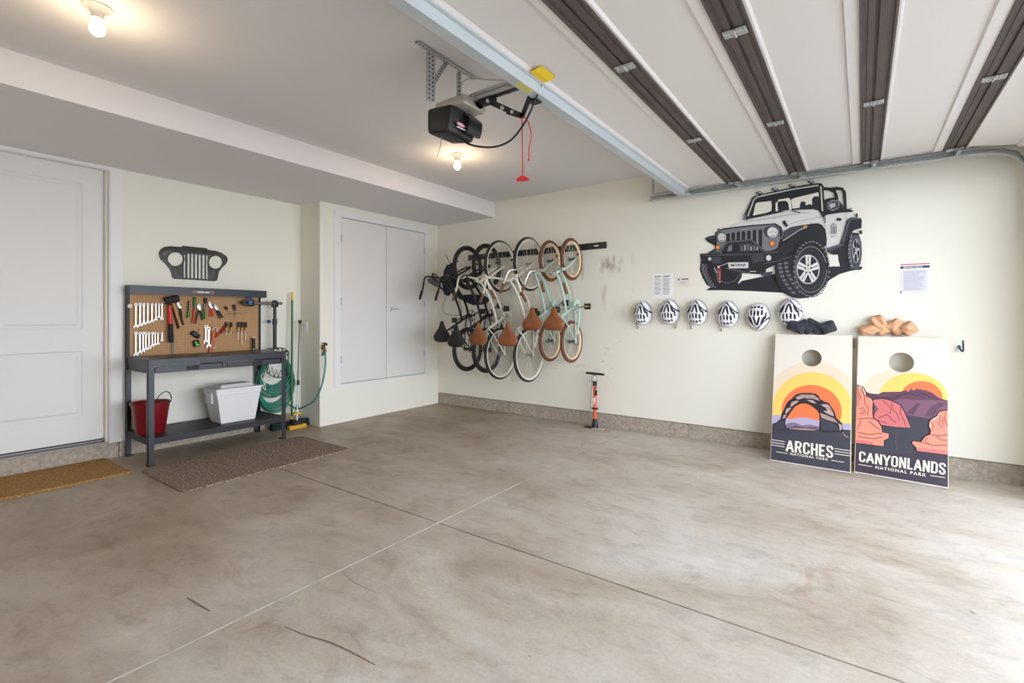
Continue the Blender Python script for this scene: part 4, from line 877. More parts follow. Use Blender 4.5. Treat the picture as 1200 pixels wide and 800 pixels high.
for k in range(11):
    rw = 0.165 + 0.010 * (k % 4) + 0.004 * k; bot = 0.50 - 0.026 * k - (0.05 if k > 5 else 0); topz = 0.845 + 0.012 * (k % 3); xx = XL + 0.035 + 0.016 * (k % 5) + 0.01
    c_ = cyh + rnd.uniform(-0.015, 0.02); cz = (topz + bot) / 2; hz = (topz - bot) / 2; ring = []
    for i in range(40):
        a_ = 2 * PI * i / 40; zz = math.sin(a_); sq = 1 - 0.15 * max(0, zz); ring.append(Vector((xx + 0.012 * math.sin(a_ * 2 + k), c_ + rw * math.cos(a_) * sq * (1.0 if zz < 0 else 0.92), cz + hz * zz)))
    b.tube(ring, 0.0115, 10, closed=True)
b.tube(catmull([Vector((-0.35, cyh + 0.1, 0.30)), Vector((-0.30, cyh + 0.22, 0.21)), Vector((-0.18, -2.10, 0.235)), Vector((-0.02, -2.05, 0.33)), Vector((0.045, -1.995, 0.52)), Vector((0.045, -1.955, 0.74)), Vector((0.030, -1.947, 0.905))], 8), 0.0095, 10)
hs = b.build('garden_hose', M_hose, None, smooth=True); tag(hs, 'green garden hose coiled on the iron holder and running to the brass tap', 'hose')
MB().tube([Vector((0.028, -1.947, 0.915)), hx(378, 416, -0.01)], 0.013, 12).build('hose_end', mat('blue_sleeve', (70, 110, 140), 0.5), hs, smooth=True)
# brass tap
t = thing('tap', 'brass garden tap on the white closet wall corner', 'tap', (-0.03, -1.947, 0.94))
b = MB(); b.lathe([(0, 0), (0.028, 0), (0.028, 0.005), (0.014, 0.012), (0.014, 0.05), (0, 0.05)], (-0.03, -1.947, 0.945), (1, 0, 0), 20); b.cyl((0.012, -1.947, 0.95), (0.03, -1.947, 0.90), 0.014, n=14); b.cyl((0.03, -1.947, 0.918), (0.03, -1.947, 0.896), 0.019, n=16); b.cyl((0.01, -1.947, 0.95), (0.028, -1.947, 0.975), 0.010); b.build('body', M_brass, t, smooth=True, angle=50)
b = MB(); b.torus((0.034, -1.947, 0.985), (0.6, 0, 0.8), 0.022, 0.006, 20, 8); b.cyl((0.028, -1.947, 0.972), (0.038, -1.947, 0.988), 0.012); b.build('handwheel', mat('dark_brass', (96, 66, 42), 0.4, 0.6), t, smooth=True)

# push broom leaning in the corner
M_bgreen = mat('green_handle', (34, 120, 70), 0.45); M_byel = mat('yellow_end', (228, 178, 32), 0.5); M_brist = mat('dark_green_bristles', (20, 48, 44), 0.9, bump=0.5, bscale=150)
P0 = onz(343, 497, 0.09); P0 = Vector((-0.285, onx(342, 490, -0.285).y, 0.10)); P1 = onx(342.3, 342, -0.36)
t = thing('push_broom', 'green handled push broom with a yellow tip leaning in the corner', 'broom', (P0.x, P0.y, 0))
d = (P1 - P0).normalized(); b = MB(); b.cyl(P0, P1 - d * 0.10, 0.0125, n=14); b.build('handle', M_bgreen, t, smooth=True)
b = MB(); b.cyl(P1 - d * 0.10, P1, 0.0135, 0.011, 14); b.build('tip', M_byel, t, smooth=True)
b = MB(); b.cyl(P0 - d * 0.01, P0 + d * 0.03, 0.017, n=14); b.build('collar', M_byel, t, smooth=True)
b = MB(); b.cyl(P0 - d * 0.05, P0 - d * 0.008, 0.022, 0.017, 12); b.bbox(P0.x - 0.035, P0.x + 0.035, P0.y - 0.25, P0.y + 0.21, 0.052, 0.078, 0.008); b.build('head', M_brist, t, smooth=True, angle=50)
b = MB()
for k in range(23):
    yy = P0.y - 0.24 + k * 0.02
    for xx in (-0.026, 0, 0.026): b.cyl((P0.x + xx * 1.0, yy, 0.055), (P0.x + xx * 1.35, yy + 0.004 * math.sin(k), 0.0), 0.008, 0.012, 6)
o = b.build('bristles', M_brist, t)
# sponge mop
Q0 = Vector((-0.16, onx(348, 492, -0.16).y, 0.095)); Q1 = onx(351.5, 377, -0.33); d = (Q1 - Q0).normalized()
t = thing('sponge_mop', 'grey poled sponge mop with a yellow roller head in front of the broom', 'mop', (Q0.x, Q0.y, 0))
M_pole = mat('pole_grey', (150, 148, 142), 0.35, 0.5); b = MB(); b.cyl(Q0, Q0 + d * 0.42, 0.009, n=12); b.build('lower_pole', mat('pale_pole', (196, 206, 216), 0.35, 0.3), t, smooth=True)
b = MB(); b.cyl(Q0 + d * 0.42, Q1 - d * 0.03, 0.0125, n=12); b.build('pole', M_pole, t, smooth=True)
b = MB(); b.cyl(Q0 + d * 0.41, Q0 + d * 0.47, 0.016, n=12); b.cyl(Q1 - d * 0.03, Q1, 0.013, n=12); b.box(Q1.x - 0.012, Q1.x + 0.012, Q1.y - 0.016, Q1.y + 0.016, Q1.z - 0.01, Q1.z + 0.02); b.build('grip', M_blackp, t)
b = MB(); b.extr([(-0.06, 0.0), (0.06, 0.0), (0.05, 0.03), (0.02, 0.055), (-0.02, 0.055), (-0.05, 0.03)], lambda a, b_, dd: (Q0.x + dd, Q0.y + a, 0.045 + b_), -0.03, 0.03); b.build('yoke', M_blackp, t)
b = MB(); b.bbox(Q0.x - 0.035, Q0.x + 0.035, Q0.y - 0.105, Q0.y + 0.105, 0.0, 0.05, 0.012, 3); b.build('sponge', mat('yellow_sponge', (214, 160, 44), 0.9, bump=0.4, bscale=90), t, smooth=True)
b = MB(); b.tube([Q0 + Vector((0.0, -0.035, 0.01)), Q0 + d * 0.12 + Vector((0.0, -0.03, 0)), Q0 + d * 0.2], 0.004, 6); b.tube([Q0 + Vector((0.0, 0.035, 0.01)), Q0 + d * 0.12 + Vector((0, 0.03, 0)), Q0 + d * 0.2], 0.004, 6); b.bbox(Q0.x - 0.012, Q0.x + 0.02, Q0.y - 0.05, Q0.y + 0.05, 0.165, 0.19, 0.006); b.mats = [M_blackp, M_byel]; b.m = [0] * (len(b.f) - 26) + [1] * 26 if len(b.f) > 26 else b.m
b.build('wringer', None, t)

# mats
def rug_mat(nm, c1, c2):
    m = bpy.data.materials.new(nm); m.use_nodes = True; nt = m.node_tree; b = nt.nodes['Principled BSDF']; b.inputs['Roughness'].default_value = 1.0
    tc = nt.nodes.new('ShaderNodeTexCoord'); n = nt.nodes.new('ShaderNodeTexNoise'); n.inputs['Scale'].default_value = 70; n.inputs['Detail'].default_value = 3; nt.links.new(tc.outputs['Object'], n.inputs['Vector'])
    r = nt.nodes.new('ShaderNodeValToRGB'); r.color_ramp.elements[0].position = 0.36; r.color_ramp.elements[1].position = 0.64; r.color_ramp.elements[0].color = lin(c1); r.color_ramp.elements[1].color = lin(c2)
    nt.links.new(n.outputs['Fac'], r.inputs[0]); nt.links.new(r.outputs[0], b.inputs['Base Color']); bp = nt.nodes.new('ShaderNodeBump'); bp.inputs['Strength'].default_value = 0.9; bp.inputs['Distance'].default_value = 0.01
    nt.links.new(n.outputs['Fac'], bp.inputs['Height']); nt.links.new(bp.outputs[0], b.inputs['Normal']); return m
def mat_mesh(name, x0, x1, y0, y1, h, m, rr=0.05, wob=0.004):
    rnd = random.Random(5); pts = []
    for cx, cy, a0 in ((x1 - rr, y1 - rr, 0), (x0 + rr, y1 - rr, 90), (x0 + rr, y0 + rr, 180), (x1 - rr, y0 + rr, 270)):
        for k in range(6): a = math.radians(a0 + k * 18); pts.append((cx + rr * math.cos(a), cy + rr * math.sin(a)))
    full = []
    for i, p in enumerate(pts):
        q = pts[(i + 1) % len(pts)]; L = math.hypot(q[0] - p[0], q[1] - p[1]); n = max(1, int(L / 0.02))
        for k in range(n): full.append((p[0] + (q[0] - p[0]) * k / n + rnd.uniform(-wob, wob), p[1] + (q[1] - p[1]) * k / n + rnd.uniform(-wob, wob)))
    b = MB(); cx, cy = (x0 + x1) / 2, (y0 + y1) / 2; n = len(full); vs = [(a, c, 0.0006) for a, c in full] + [(a, c, h * 0.7) for a, c in full] + [(cx + (a - cx) * 0.985, cy + (c - cy) * 0.985, h) for a, c in full]
    fs = [tuple(range(n))[::-1], tuple(range(2 * n, 3 * n))] + [(r * n + k, r * n + (k + 1) % n, (r + 1) * n + (k + 1) % n, (r + 1) * n + k) for r in range(2) for k in range(n)]
    return b.add(vs, fs).build(name, m)
tag(mat_mesh('floor_mat', 0.262, 1.135, -3.842, -2.385, 0.016, rug_mat('brown_pile', (78, 62, 50), (168, 146, 128))), 'brown speckled rectangular mat lying on the floor before the workbench', 'mat')
tag(mat_mesh('doormat', -0.415, 0.255, -4.85, -3.90, 0.018, rug_mat('coir', (136, 98, 50), (176, 134, 78)), 0.012, 0.003), 'tan coir doormat on the floor at the foot of the entry door', 'doormat')

# ------------------------------------------------------------------ vehicle decal on the right wall (pixel of the crop -> wall)
def jf(x, y, d): p = ony(800 + x / 5, 200 + y / 5, -0.0006); return Vector((p.x, p.y - d, p.z))
K = mat('vinyl_black', (30, 31, 37), 0.6); KG = mat('vinyl_charcoal', (62, 63, 70), 0.6); G1 = mat('vinyl_grey', (120, 120, 126), 0.6); G2 = mat('vinyl_light_grey', (178, 177, 180), 0.6); WH = mat('vinyl_silver', (214, 211, 208), 0.6); OR = mat('vinyl_orange', (212, 120, 48), 0.6); RD = mat('vinyl_red', (170, 36, 50), 0.6)
WC = mat('vinyl_cream', (226, 222, 210), 0.85)
a = Art(jf); a.step = 0.00012
a.poly(K, [(135, 700), (180, 672), (330, 660), (345, 645), (560, 600), (700, 590), (880, 560), (1050, 561), (1054, 572), (1040, 580), (990, 585), (920, 605), (860, 640), (810, 690), (760, 738), (690, 748), (640, 742), (590, 715), (400, 705), (250, 700)])
a.poly(K, [(905, 440), (930, 405), (985, 360), (1030, 366), (1048, 420), (1050, 490), (1043, 540), (1020, 577), (985, 583), (925, 573), (912, 520)])
a.poly(K, [(105, 530), (200, 530), (352, 570), (345, 625), (322, 662), (250, 682), (180, 692), (140, 668), (115, 625), (100, 580)])
for i in range(16):   # tread lugs of the far front tyre
    t = i / 15; x = 107 + 55 * t * t + 3 * (i % 2); y = 540 + 138 * t; a.poly(G1, [(x, y), (x + 14, y - 3), (x + 16, y + 3), (x + 2, y + 6)]); a.poly(G1, [(x + 19, y + 1), (x + 30, y - 2), (x + 31, y + 3), (x + 20, y + 6)])
a.line(G1, [(190, 560), (190, 590), (215, 640), (260, 660), (305, 645), (335, 610), (345, 580)], 3)
a.line(G2, [(185, 570), (205, 600)], 5)
# body
a.poly(WH, [(212, 350), (300, 312), (365, 290), (480, 262), (640, 232), (720, 228), (800, 225), (830, 240), (1000, 238), (1015, 262), (985, 285), (960, 330), (935, 428), (842, 452), (840, 380), (820, 330), (740, 305), (640, 322), (590, 360), (575, 400), (560, 345), (540, 318), (420, 325), (230, 352)])
a.line(G1, [(365, 296), (480, 285), (640, 256), (740, 244)], 2.5); a.line(G1, [(590, 330), (640, 308), (780, 275), (815, 270)], 2.5); a.line(G1, [(430, 290), (520, 278), (545, 276)], 2)
a.line(G1, [(832, 275), (840, 440)], 3); a.line(G1, [(948, 252), (962, 290), (940, 390), (925, 420)], 3); a.line(G2, [(870, 430), (920, 415)], 3)
# grille panel
a.poly(K, [(190, 362), (235, 338), (400, 318), (545, 308), (580, 330), (590, 395), (575, 455), (520, 485), (240, 480), (190, 455)])
a.poly(G1, [(200, 366), (238, 346), (400, 326), (540, 316), (566, 336), (572, 400), (556, 452), (522, 468), (470, 474), (250, 474), (203, 450), (195, 400)])
a.poly(KG, [(470, 345), (500, 325), (545, 322), (562, 340), (566, 380), (540, 395), (500, 392), (482, 375)])
for i, (cx, ty, by) in enumerate(((268, 366, 418), (297, 361, 415), (327, 357, 412), (357, 354, 410), (389, 350, 410), (421, 346, 450), (456, 344, 470))):
    w_ = 10; a.poly(K, [(cx - w_, ty + 10), (cx - w_ * 0.6, ty + 1), (cx + w_ * 0.6, ty), (cx + w_, ty + 8), (cx + w_, by), (cx - w_, by + 2)])
for cx, cy, rx, ry in ((230, 392, 29, 31), (527, 362, 37, 37)):
    a.poly(K, ellpts(cx, cy, rx, ry, 28)); a.poly(G2, ellpts(cx + 1, cy, rx - 4, ry - 4, 28)); a.poly(WH, ellpts(cx - 2, cy - 3, rx - 9, ry - 9, 24)); a.line(G1, [(cx - rx * 0.5, cy + 3), (cx, cy - 4), (cx + rx * 0.6, cy + 2)], 3); a.line(KG, [(cx - rx * 0.3, cy + ry * 0.55), (cx + rx * 0.35, cy + ry * 0.5)], 4)
for cx, cy, r in ((209, 449, 16), (527, 428, 19)): a.poly(KG, ellpts(cx, cy, r, r, 24)); a.poly(OR, ellpts(cx, cy, r - 2.5, r - 2.5, 24)); a.poly(mat('vinyl_amber', (236, 170, 90), 0.6), ellpts(cx - 3, cy - 2, r * 0.35, r * 0.35, 14))
a.line(G2, [(345, 341), (352, 347), (356, 341), (363, 346), (372, 339), (384, 343)], 2.5)
a.line(K, [(205, 350), (212, 338), (218, 350)], 6)
# far fender, bumper
a.poly(K, [(130, 398), (150, 386), (198, 375), (202, 420), (192, 440), (150, 418)]); a.poly(KG, [(140, 396), (190, 382), (192, 396), (150, 404)])
a.poly(KG, [(150, 480), (190, 455), (205, 470), (215, 500), (160, 500)])
a.poly(K, [(232, 470), (262, 425), (410, 412), (482, 478), (470, 500), (235, 500)]); a.poly(G1, [(268, 446), (290, 430), (290, 470), (262, 474)]); a.poly(KG, [(330, 430), (400, 425), (450, 470), (335, 476)])
for i in range(6): a.poly(G2 if i % 2 else G1, [(345 + i * 18, 445 - (i % 3) * 8), (352 + i * 18, 445 - (i % 3) * 8), (352 + i * 18, 466), (345 + i * 18, 466)])
a.line(KG, [(212, 484), (262, 424), (300, 416), (405, 408), (480, 474)], 15); a.line(G1, [(216, 478), (264, 419), (404, 403), (478, 466)], 2.5)
a.poly(K, [(103, 487), (150, 484), (190, 484), (280, 482), (450, 480), (520, 468), (640, 460), (668, 462), (668, 498), (640, 506), (560, 545), (490, 577), (430, 575), (250, 566), (190, 548), (112, 545)])
a.poly(KG, [(112, 490), (280, 486), (450, 484), (520, 474), (560, 470), (560, 480), (420, 496), (120, 500)])
a.poly(KG, [(165, 508), (225, 506), (232, 540), (175, 544)]); a.poly(KG, [(405, 500), (470, 488), (478, 528), (410, 540)]); a.line(G1, [(560, 470), (640, 462)], 2.5); a.line(G1, [(480, 545), (560, 528), (640, 500)], 2)
a.poly(K, [(240, 566), (490, 575), (488, 600), (440, 606), (350, 600), (250, 580)]); a.line(G1, [(255, 572), (350, 592), (400, 600)], 3); a.line(G2, [(395, 590), (430, 590)], 6)
a.poly(KG, [(450, 600), (530, 590), (520, 615), (490, 620), (465, 614)])
for cx, cy, r in ((160, 517, 11), (505, 511, 17)): a.poly(G1, ellpts(cx, cy, r, r * 1.1, 22)); a.poly(WH, ellpts(cx, cy, r - 3, r * 1.1 - 3, 22))
a.poly(K, [(278, 524), (370, 518), (374, 532), (272, 536)]); a.poly(WH, [(268, 538), (386, 536), (386, 571), (272, 572)]); a.text(K, 'MOPAR', (283, 546), (373, 545), (373, 561), (283, 562), 0.03)
a.line(G2, [(210, 562), (240, 552), (268, 540)], 4); a.poly(WH, ellpts(212, 564, 7, 7, 12)); a.poly(RD, [(211, 570), (226, 570), (226, 652), (213, 654)]); a.line(G2, [(207, 572), (206, 650)], 2); a.poly(WH, ellpts(219, 652, 5, 4, 10)); a.line(WH, [(219, 590), (219, 640)], 2)
# near fender
a.poly(K, [(570, 440), (575, 400), (600, 352), (640, 330), (700, 320), (750, 312), (795, 308), (820, 320), (838, 350), (845, 400), (843, 440), (828, 446), (800, 425), (760, 412), (715, 412), (680, 430), (665, 470), (600, 480), (560, 478)])
a.poly(KG, [(600, 360), (640, 334), (720, 322), (690, 340), (640, 372), (598, 398)]); a.line(G2, [(588, 410), (640, 378), (690, 345), (730, 332)], 5); a.poly(OR, [(705, 326), (722, 320), (736, 322), (725, 332), (708, 336)])
a.line(G1, [(585, 345), (590, 370), (580, 400)], 6); a.poly(K, [(585, 300), (598, 290), (606, 300), (618, 325), (608, 332), (596, 318)])
a.poly(KG, [(845, 455), (938, 424), (950, 434), (870, 478), (850, 478)]); a.line(G1, [(848, 462), (940, 430)], 3); a.poly(K, [(855, 478), (910, 455), (912, 492), (880, 492)])
# windscreen frame and cabin
a.poly(K, [(357, 290), (362, 262), (408, 160), (432, 146), (600, 108), (700, 86), (790, 74), (815, 76), (826, 92), (836, 272), (820, 276), (800, 236), (770, 226), (640, 232), (480, 266), (400, 282), (372, 290)])
a.poly(WC, [(414, 264), (428, 196), (440, 188), (520, 178), (523, 196), (521, 236), (490, 248), (430, 260)])
a.poly(WC, [(546, 238), (545, 190), (560, 182), (560, 172), (624, 160), (636, 180), (640, 232), (600, 238)])
a.poly(K, [(556, 190), (566, 180), (606, 178), (620, 190), (626, 232), (560, 240)])
a.poly(WC, [(636, 170), (660, 160), (796, 128), (798, 152), (770, 152), (758, 168), (760, 205), (740, 198), (722, 205), (720, 182), (695, 182), (688, 198), (686, 218), (645, 224)])
a.poly(K, [(730, 206), (742, 196), (756, 200), (762, 212), (756, 212), (744, 202), (734, 212)])
a.line(WH, [(384, 268), (420, 170), (440, 155), (640, 112), (796, 88)], 6); a.poly(WH, [(806, 92), (814, 92), (824, 238), (816, 238)]); a.line(G1, [(374, 270), (412, 168), (432, 152), (640, 106), (800, 80)], 2)
for cx, cy in ((450, 132), (542, 111), (640, 90), (752, 67)):
    a.poly(KG, ellpts(cx, cy, 21, 8.5, 18)); a.poly(G2, ellpts(cx + 3, cy - 2, 13, 4.5, 14)); a.poly(K, [(cx - 6, cy + 6), (cx + 6, cy + 5), (cx + 8, cy + 18), (cx - 2, cy + 19)])
a.line(K, [(640, 236), (655, 238), (690, 247)], 5); a.line(K, [(430, 272), (440, 262), (460, 268)], 5)
a.poly(G1, [(358, 262), (366, 255), (374, 264), (372, 288), (358, 290)])
# roll bar, mirror, rear seats
a.line(K, [(828, 108), (870, 110), (900, 106), (935, 110), (948, 128), (951, 180), (953, 236)], 19); a.line(K, [(862, 112), (890, 122), (900, 148), (904, 172)], 20)
a.poly(K, [(828, 175), (852, 165), (888, 158), (904, 168), (925, 185), (938, 212), (962, 224), (1000, 235), (996, 243), (940, 246), (832, 262)])
a.poly(G1, [(848, 190), (876, 172), (916, 176), (922, 190), (916, 222), (880, 238), (850, 224)]); a.poly(KG, [(852, 200), (878, 182), (912, 184), (912, 216), (880, 230), (854, 220)]); a.poly(G2, [(858, 206), (872, 192), (896, 192), (896, 212), (868, 222)])
a.line(K, [(940, 235), (985, 225), (990, 220)], 5)
a.poly(KG, [(1012, 258), (1018, 250), (1026, 252), (1026, 275), (1014, 275)]); a.poly(K, [(902, 282), (910, 278), (930, 280), (932, 292), (918, 296), (904, 294)])
a.poly(K, [(826, 246), (840, 240), (846, 262), (832, 266)]); a.poly(G1, [(828, 276), (838, 274), (840, 306), (830, 308)])
# emblem on the door
for pts in ([(873, 374), (870, 340), (876, 318), (886, 310), (896, 316), (902, 335), (903, 368)], [(882, 374), (881, 340), (886, 326), (888, 372)], [(888, 326), (893, 335), (895, 370)]): a.line(KG, pts, 3.5)
a.text(KG, 'MOPAR', (868, 386), (902, 382), (902, 388), (868, 392), 0.03)
# rear fender and wheel
a.poly(K, [(924, 428), (948, 352), (962, 296), (984, 276), (1042, 278), (1050, 290), (1048, 338), (1005, 350), (985, 368), (955, 410), (938, 432)]); a.poly(KG, [(930, 424), (968, 300), (984, 282), (996, 282), (976, 310), (944, 418)]); a.line(G1, [(942, 420), (972, 312), (990, 284), (1040, 284)], 2.5)
a.poly(KG, [(1032, 352), (1052, 350), (1054, 372), (1036, 374)])
a.poly(KG, ellpts(1016, 480, 33, 100, 30)); a.line(G1, ellpts(1016, 480, 32, 98, 30, 0.2)[:29], 3); a.poly(K, ellpts(1017, 470, 21, 70, 26)); a.line(G2, ellpts(1017, 470, 21, 70, 26)[:25], 3)
for i in range(5):
    an = -PI / 2 + i * 2 * PI / 5 + 0.2; a.poly(G2, [(1017 + 4 * math.cos(an + 1.4), 470 + 12 * math.sin(an + 1.4)), (1017 + 20 * math.cos(an - 0.18), 470 + 66 * math.sin(an - 0.18)), (1017 + 20 * math.cos(an + 0.18), 470 + 66 * math.sin(an + 0.18)), (1017 + 4 * math.cos(an - 1.4), 470 + 12 * math.sin(an - 1.4))])
for i in range(17):
    y = 375 + i * 12; x = 986 - 4 * math.sin(i / 16 * PI) * 4; a.poly(G2 if i % 2 else G1, [(x, y), (x + 12, y - 2), (x + 11, y + 4), (x - 1, y + 5)])
# near front wheel
a.poly(K, [(540, 570), (552, 535), (600, 520), (655, 495), (668, 442), (700, 416), (745, 405), (790, 412), (835, 452), (855, 520), (866, 600), (858, 640), (830, 682), (790, 722), (740, 744), (680, 748), (620, 730), (575, 690), (548, 630)])
rnd = random.Random(11)
for i in range(46):   # tread blocks seen on the running face of the tyre
    u = (i % 23) / 22; r_ = i // 23; x = 560 + 26 * r_ + 95 * u * u * 0.9 + 8 * r_; y = 545 + 175 * u - 12 * r_; a.poly(KG if i % 3 else G1, [(x, y), (x + 22, y - 4), (x + 24, y + 3), (x + 3, y + 7)])
for i in range(64):   # lugs round the shoulder
    an = 2 * PI * i / 64; cx, cy = 757 + 103 * math.cos(an), 578 + 162 * math.sin(an) * 0.985
    if math.cos(an) < -0.6 and math.sin(an) > 0.7: continue
    s_ = 4 + 2 * (i % 2); a.poly(G1 if i % 2 else KG, [(cx - s_, cy - s_), (cx + s_, cy - s_ * 0.6), (cx + s_, cy + s_ * 0.6), (cx - s_ * 0.8, cy + s_)])
a.poly(K, ellpts(753, 580, 92, 135, 44)); a.line(G1, ellpts(753, 580, 92, 133, 44)[:43], 5); a.line(KG, ellpts(748, 580, 80, 112, 44)[:43], 4)
a.poly(G2, ellpts(737, 579, 68, 86, 40)); a.poly(K, ellpts(737, 579, 61, 79, 40))
for i in range(5):
    an = -PI / 2 + i * 2 * PI / 5 + 0.02
    def e(r, t): return (737 + 64 * r * math.cos(t), 579 + 82 * r * math.sin(t))
    a.poly(WH, [e(0.24, an + 0.9), e(0.98, an + 0.27), e(1.0, an), e(0.98, an - 0.27), e(0.24, an - 0.9)])
    a.poly(G1, [e(0.3, an + 0.10), e(0.93, an + 0.05), e(0.93, an - 0.05), e(0.3, an - 0.10)])
a.poly(WH, ellpts(737, 579, 22, 28, 24))
for i in range(5): an = -PI / 2 + i * 2 * PI / 5; a.poly(K, ellpts(737 + 18 * math.cos(an), 579 + 23 * math.sin(an), 5.5, 6.5, 12))
a.poly(G2, ellpts(737, 579, 8, 10, 14))
jd = a.mb.build('wall_decal', None, None, origin=ony(918, 290, 0)); tag(jd, 'large flat decal of a silver open-top off-road vehicle on the right wall above the helmets', 'wall decal')

# ------------------------------------------------------------------ papers on the wall
def poster(name, label, tl, tr, br, bl, fn, group=None):
    P = [ony(*p, -0.0005) for p in (tl, tr, br, bl)]; x0, x1 = (P[0].x + P[3].x) / 2, (P[1].x + P[2].x) / 2; z1, z0 = (P[0].z + P[1].z) / 2, (P[2].z + P[3].z) / 2
    b = MB(); b.box(x0, x1, -0.0022, -0.0005, z0, z1); o = b.build(name, M_paper, None); tag(o, label, 'paper sheet', group)
    a = Art(lambda u, v, d: Vector((x0 + (x1 - x0) * u, -0.0024 - d, z1 + (z0 - z1) * v))); fn(a)
    a.mb.build('print', None, o); return o
M_navy = mat('navy_print', (48, 68, 108), 0.8); M_redp = mat('red_print', (196, 88, 84), 0.8); M_lite = mat('pale_print', (214, 214, 224), 0.9); M_dk = mat('dark_print', (120, 120, 124), 0.9)
def rect(a, m, x0, y0, x1, y1): a.poly(m, [(x0, y0), (x1, y0), (x1, y1), (x0, y1)])
def emerg(a):
    rect(a, M_redp, 0.04, 0.02, 0.94, 0.055); rect(a, M_navy, 0.04, 0.09, 0.94, 0.17); a.text(M_paper, 'EMERGENCY & RESCUE', (0.14, 0.105), (0.72, 0.105), (0.72, 0.155), (0.14, 0.155), 0.02)
    rect(a, M_lite, 0.12, 0.22, 0.86, 0.90); rnd = random.Random(2)
    for k in range(13): y = 0.25 + k * 0.049; rect(a, M_ink, 0.14, y, 0.14 + rnd.uniform(0.45, 0.68), y + 0.016)
    rect(a, M_ink, 0.06, 0.30, 0.075, 0.8); rect(a, M_navy, 0.045, 0.88, 0.085, 0.96); rect(a, M_ink, 0.30, 0.94, 0.68, 0.955)
poster('safety_notice', 'white notice with a red line and navy header band on the right wall', (1053.5, 309), (1092, 307), (1092, 344.5), (1053.5, 345), emerg)
def cols(a):
    for x0 in (0.08, 0.54):
        rect(a, M_dk, x0, 0.10, x0 + 0.34, 0.14)
        for k in range(16): rect(a, M_ink if k % 5 else M_dk, x0, 0.20 + k * 0.042, x0 + (0.34 if k % 3 else 0.26), 0.215 + k * 0.042)
poster('printed_sheet', 'white two column printed sheet on the wall above the helmets', (765, 320.5), (788.5, 320), (788.5, 349), (765, 349.5), cols)
def small(a):
    rect(a, M_dk, 0.12, 0.14, 0.26, 0.32); rect(a, M_dk, 0.40, 0.16, 0.92, 0.30); rect(a, M_ink, 0.3, 0.5, 0.8, 0.55); rect(a, M_ink, 0.3, 0.65, 0.75, 0.7)
o = poster('small_notice', 'small cream card pinned right of the two column sheet', (792.5, 325), (808, 324), (808, 335.5), (792.5, 336.5), small); o.data.materials[0] = mat('cream_paper', (226, 218, 210), 0.9)

# ------------------------------------------------------------------ bicycle helmets
M_hw = mat('helmet_white', (233, 233, 240), 0.3); M_hb = mat('helmet_black', (40, 40, 46), 0.5)
def helmet():
    t = thing('bicycle_helmet', 'x', 'helmet', (0, 0, 0), 'white bicycle helmets in a row on the wall')
    N, Mv = 96, 60; vs = []; vent = []
    slots = [(-0.52, 0.32, 0.105, 0.30, 0.42), (0.52, 0.32, 0.105, 0.30, -0.42), (-0.17, 0.34, 0.095, 0.34, 0.30), (0.17, 0.34, 0.095, 0.34, -0.30),
             (-0.15, -0.24, 0.095, 0.22, 0), (0.17, -0.24, 0.095, 0.22, 0), (-0.47, -0.28, 0.09, 0.22, 0.1), (0.48, -0.28, 0.09, 0.22, -0.1), (-0.76, -0.05, 0.06, 0.26, 0.1), (0.76, -0.05, 0.06, 0.26, -0.1),
             (-0.16, -0.72, 0.10, 0.10, 0.0), (0.16, -0.72, 0.10, 0.10, 0.0), (-0.44, -0.66, 0.08, 0.09, 0.3), (0.46, -0.66, 0.08, 0.09, -0.3)]
    def isv(u, v):
        if v > 0.05 and u * u + v * v > 0.5:     # dark band under the peak
            rr = abs(u) * 0.72 + v * 0.9
            if 0.775 < rr < 0.875 and abs(u) > 0.03: return 1
        for cu, cv, hw, hh, tl in slots:
            du = u - cu - tl * (v - cv); dv = v - cv
            if (du / hw) ** 2 + abs(dv / hh) ** 2.6 < 1: return 1
        return 0
    b = MB(); b.mats = [M_hw, M_hb]; grid = []
    for j in range(Mv + 1):
        th = j / Mv * PI / 2
        for i in range(N):
            ph = 2 * PI * i / N; u = math.sin(th) * math.cos(ph); v = math.sin(th) * math.sin(ph); w_ = math.cos(th)
            k = isv(u, v); s_ = 1 - 0.09 * k; x = 0.102 * u * (1 - 0.10 * max(0, v)) * s_; z = (0.128 * v + (0.012 * max(0, v) ** 3 * (1 - abs(u)))) * s_; y = -0.012 - 0.125 * (w_ ** 0.85) * s_
            vs.append((x, y, z)); grid.append(k)
    fs = []; ms = []
    for j in range(Mv):
        for i in range(N):
            q = (j * N + i, j * N + (i + 1) % N, (j + 1) * N + (i + 1) % N, (j + 1) * N + i); fs.append(q); ms.append(1 if sum(grid[k] for k in q) >= 2 else 0)
    b.v = [Vector(v) for v in vs]; b.f = [list(f) for f in fs]; b.m = ms
    b.build('shell', None, t, smooth=True, angle=60)
    b = MB(); b.tube([(0.098 * math.cos(a) * (1 - 0.1 * max(0, math.sin(a))), -0.010, 0.124 * math.sin(a) + 0.012 * max(0, math.sin(a)) ** 3) for a in [2 * PI * i / 40 for i in range(40)]], 0.006, 8, closed=True); b.build('rim', M_hb, t, smooth=True)
    return t
def straps(t, side):
    b = MB(); s_ = side
    b.tube(catmull([(s_ * 0.07, -0.02, -0.085), (s_ * 0.075, -0.02, -0.125), (s_ * 0.065, -0.02, -0.160), (s_ * 0.055, -0.02, -0.13)], 4), 0.004, 6); b.box(s_ * 0.065 - 0.008, s_ * 0.065 + 0.008, -0.027, -0.015, -0.172, -0.155); b.build('chin_strap', mat('strap_grey', (150, 146, 138), 0.7), t)
hm = helmet()
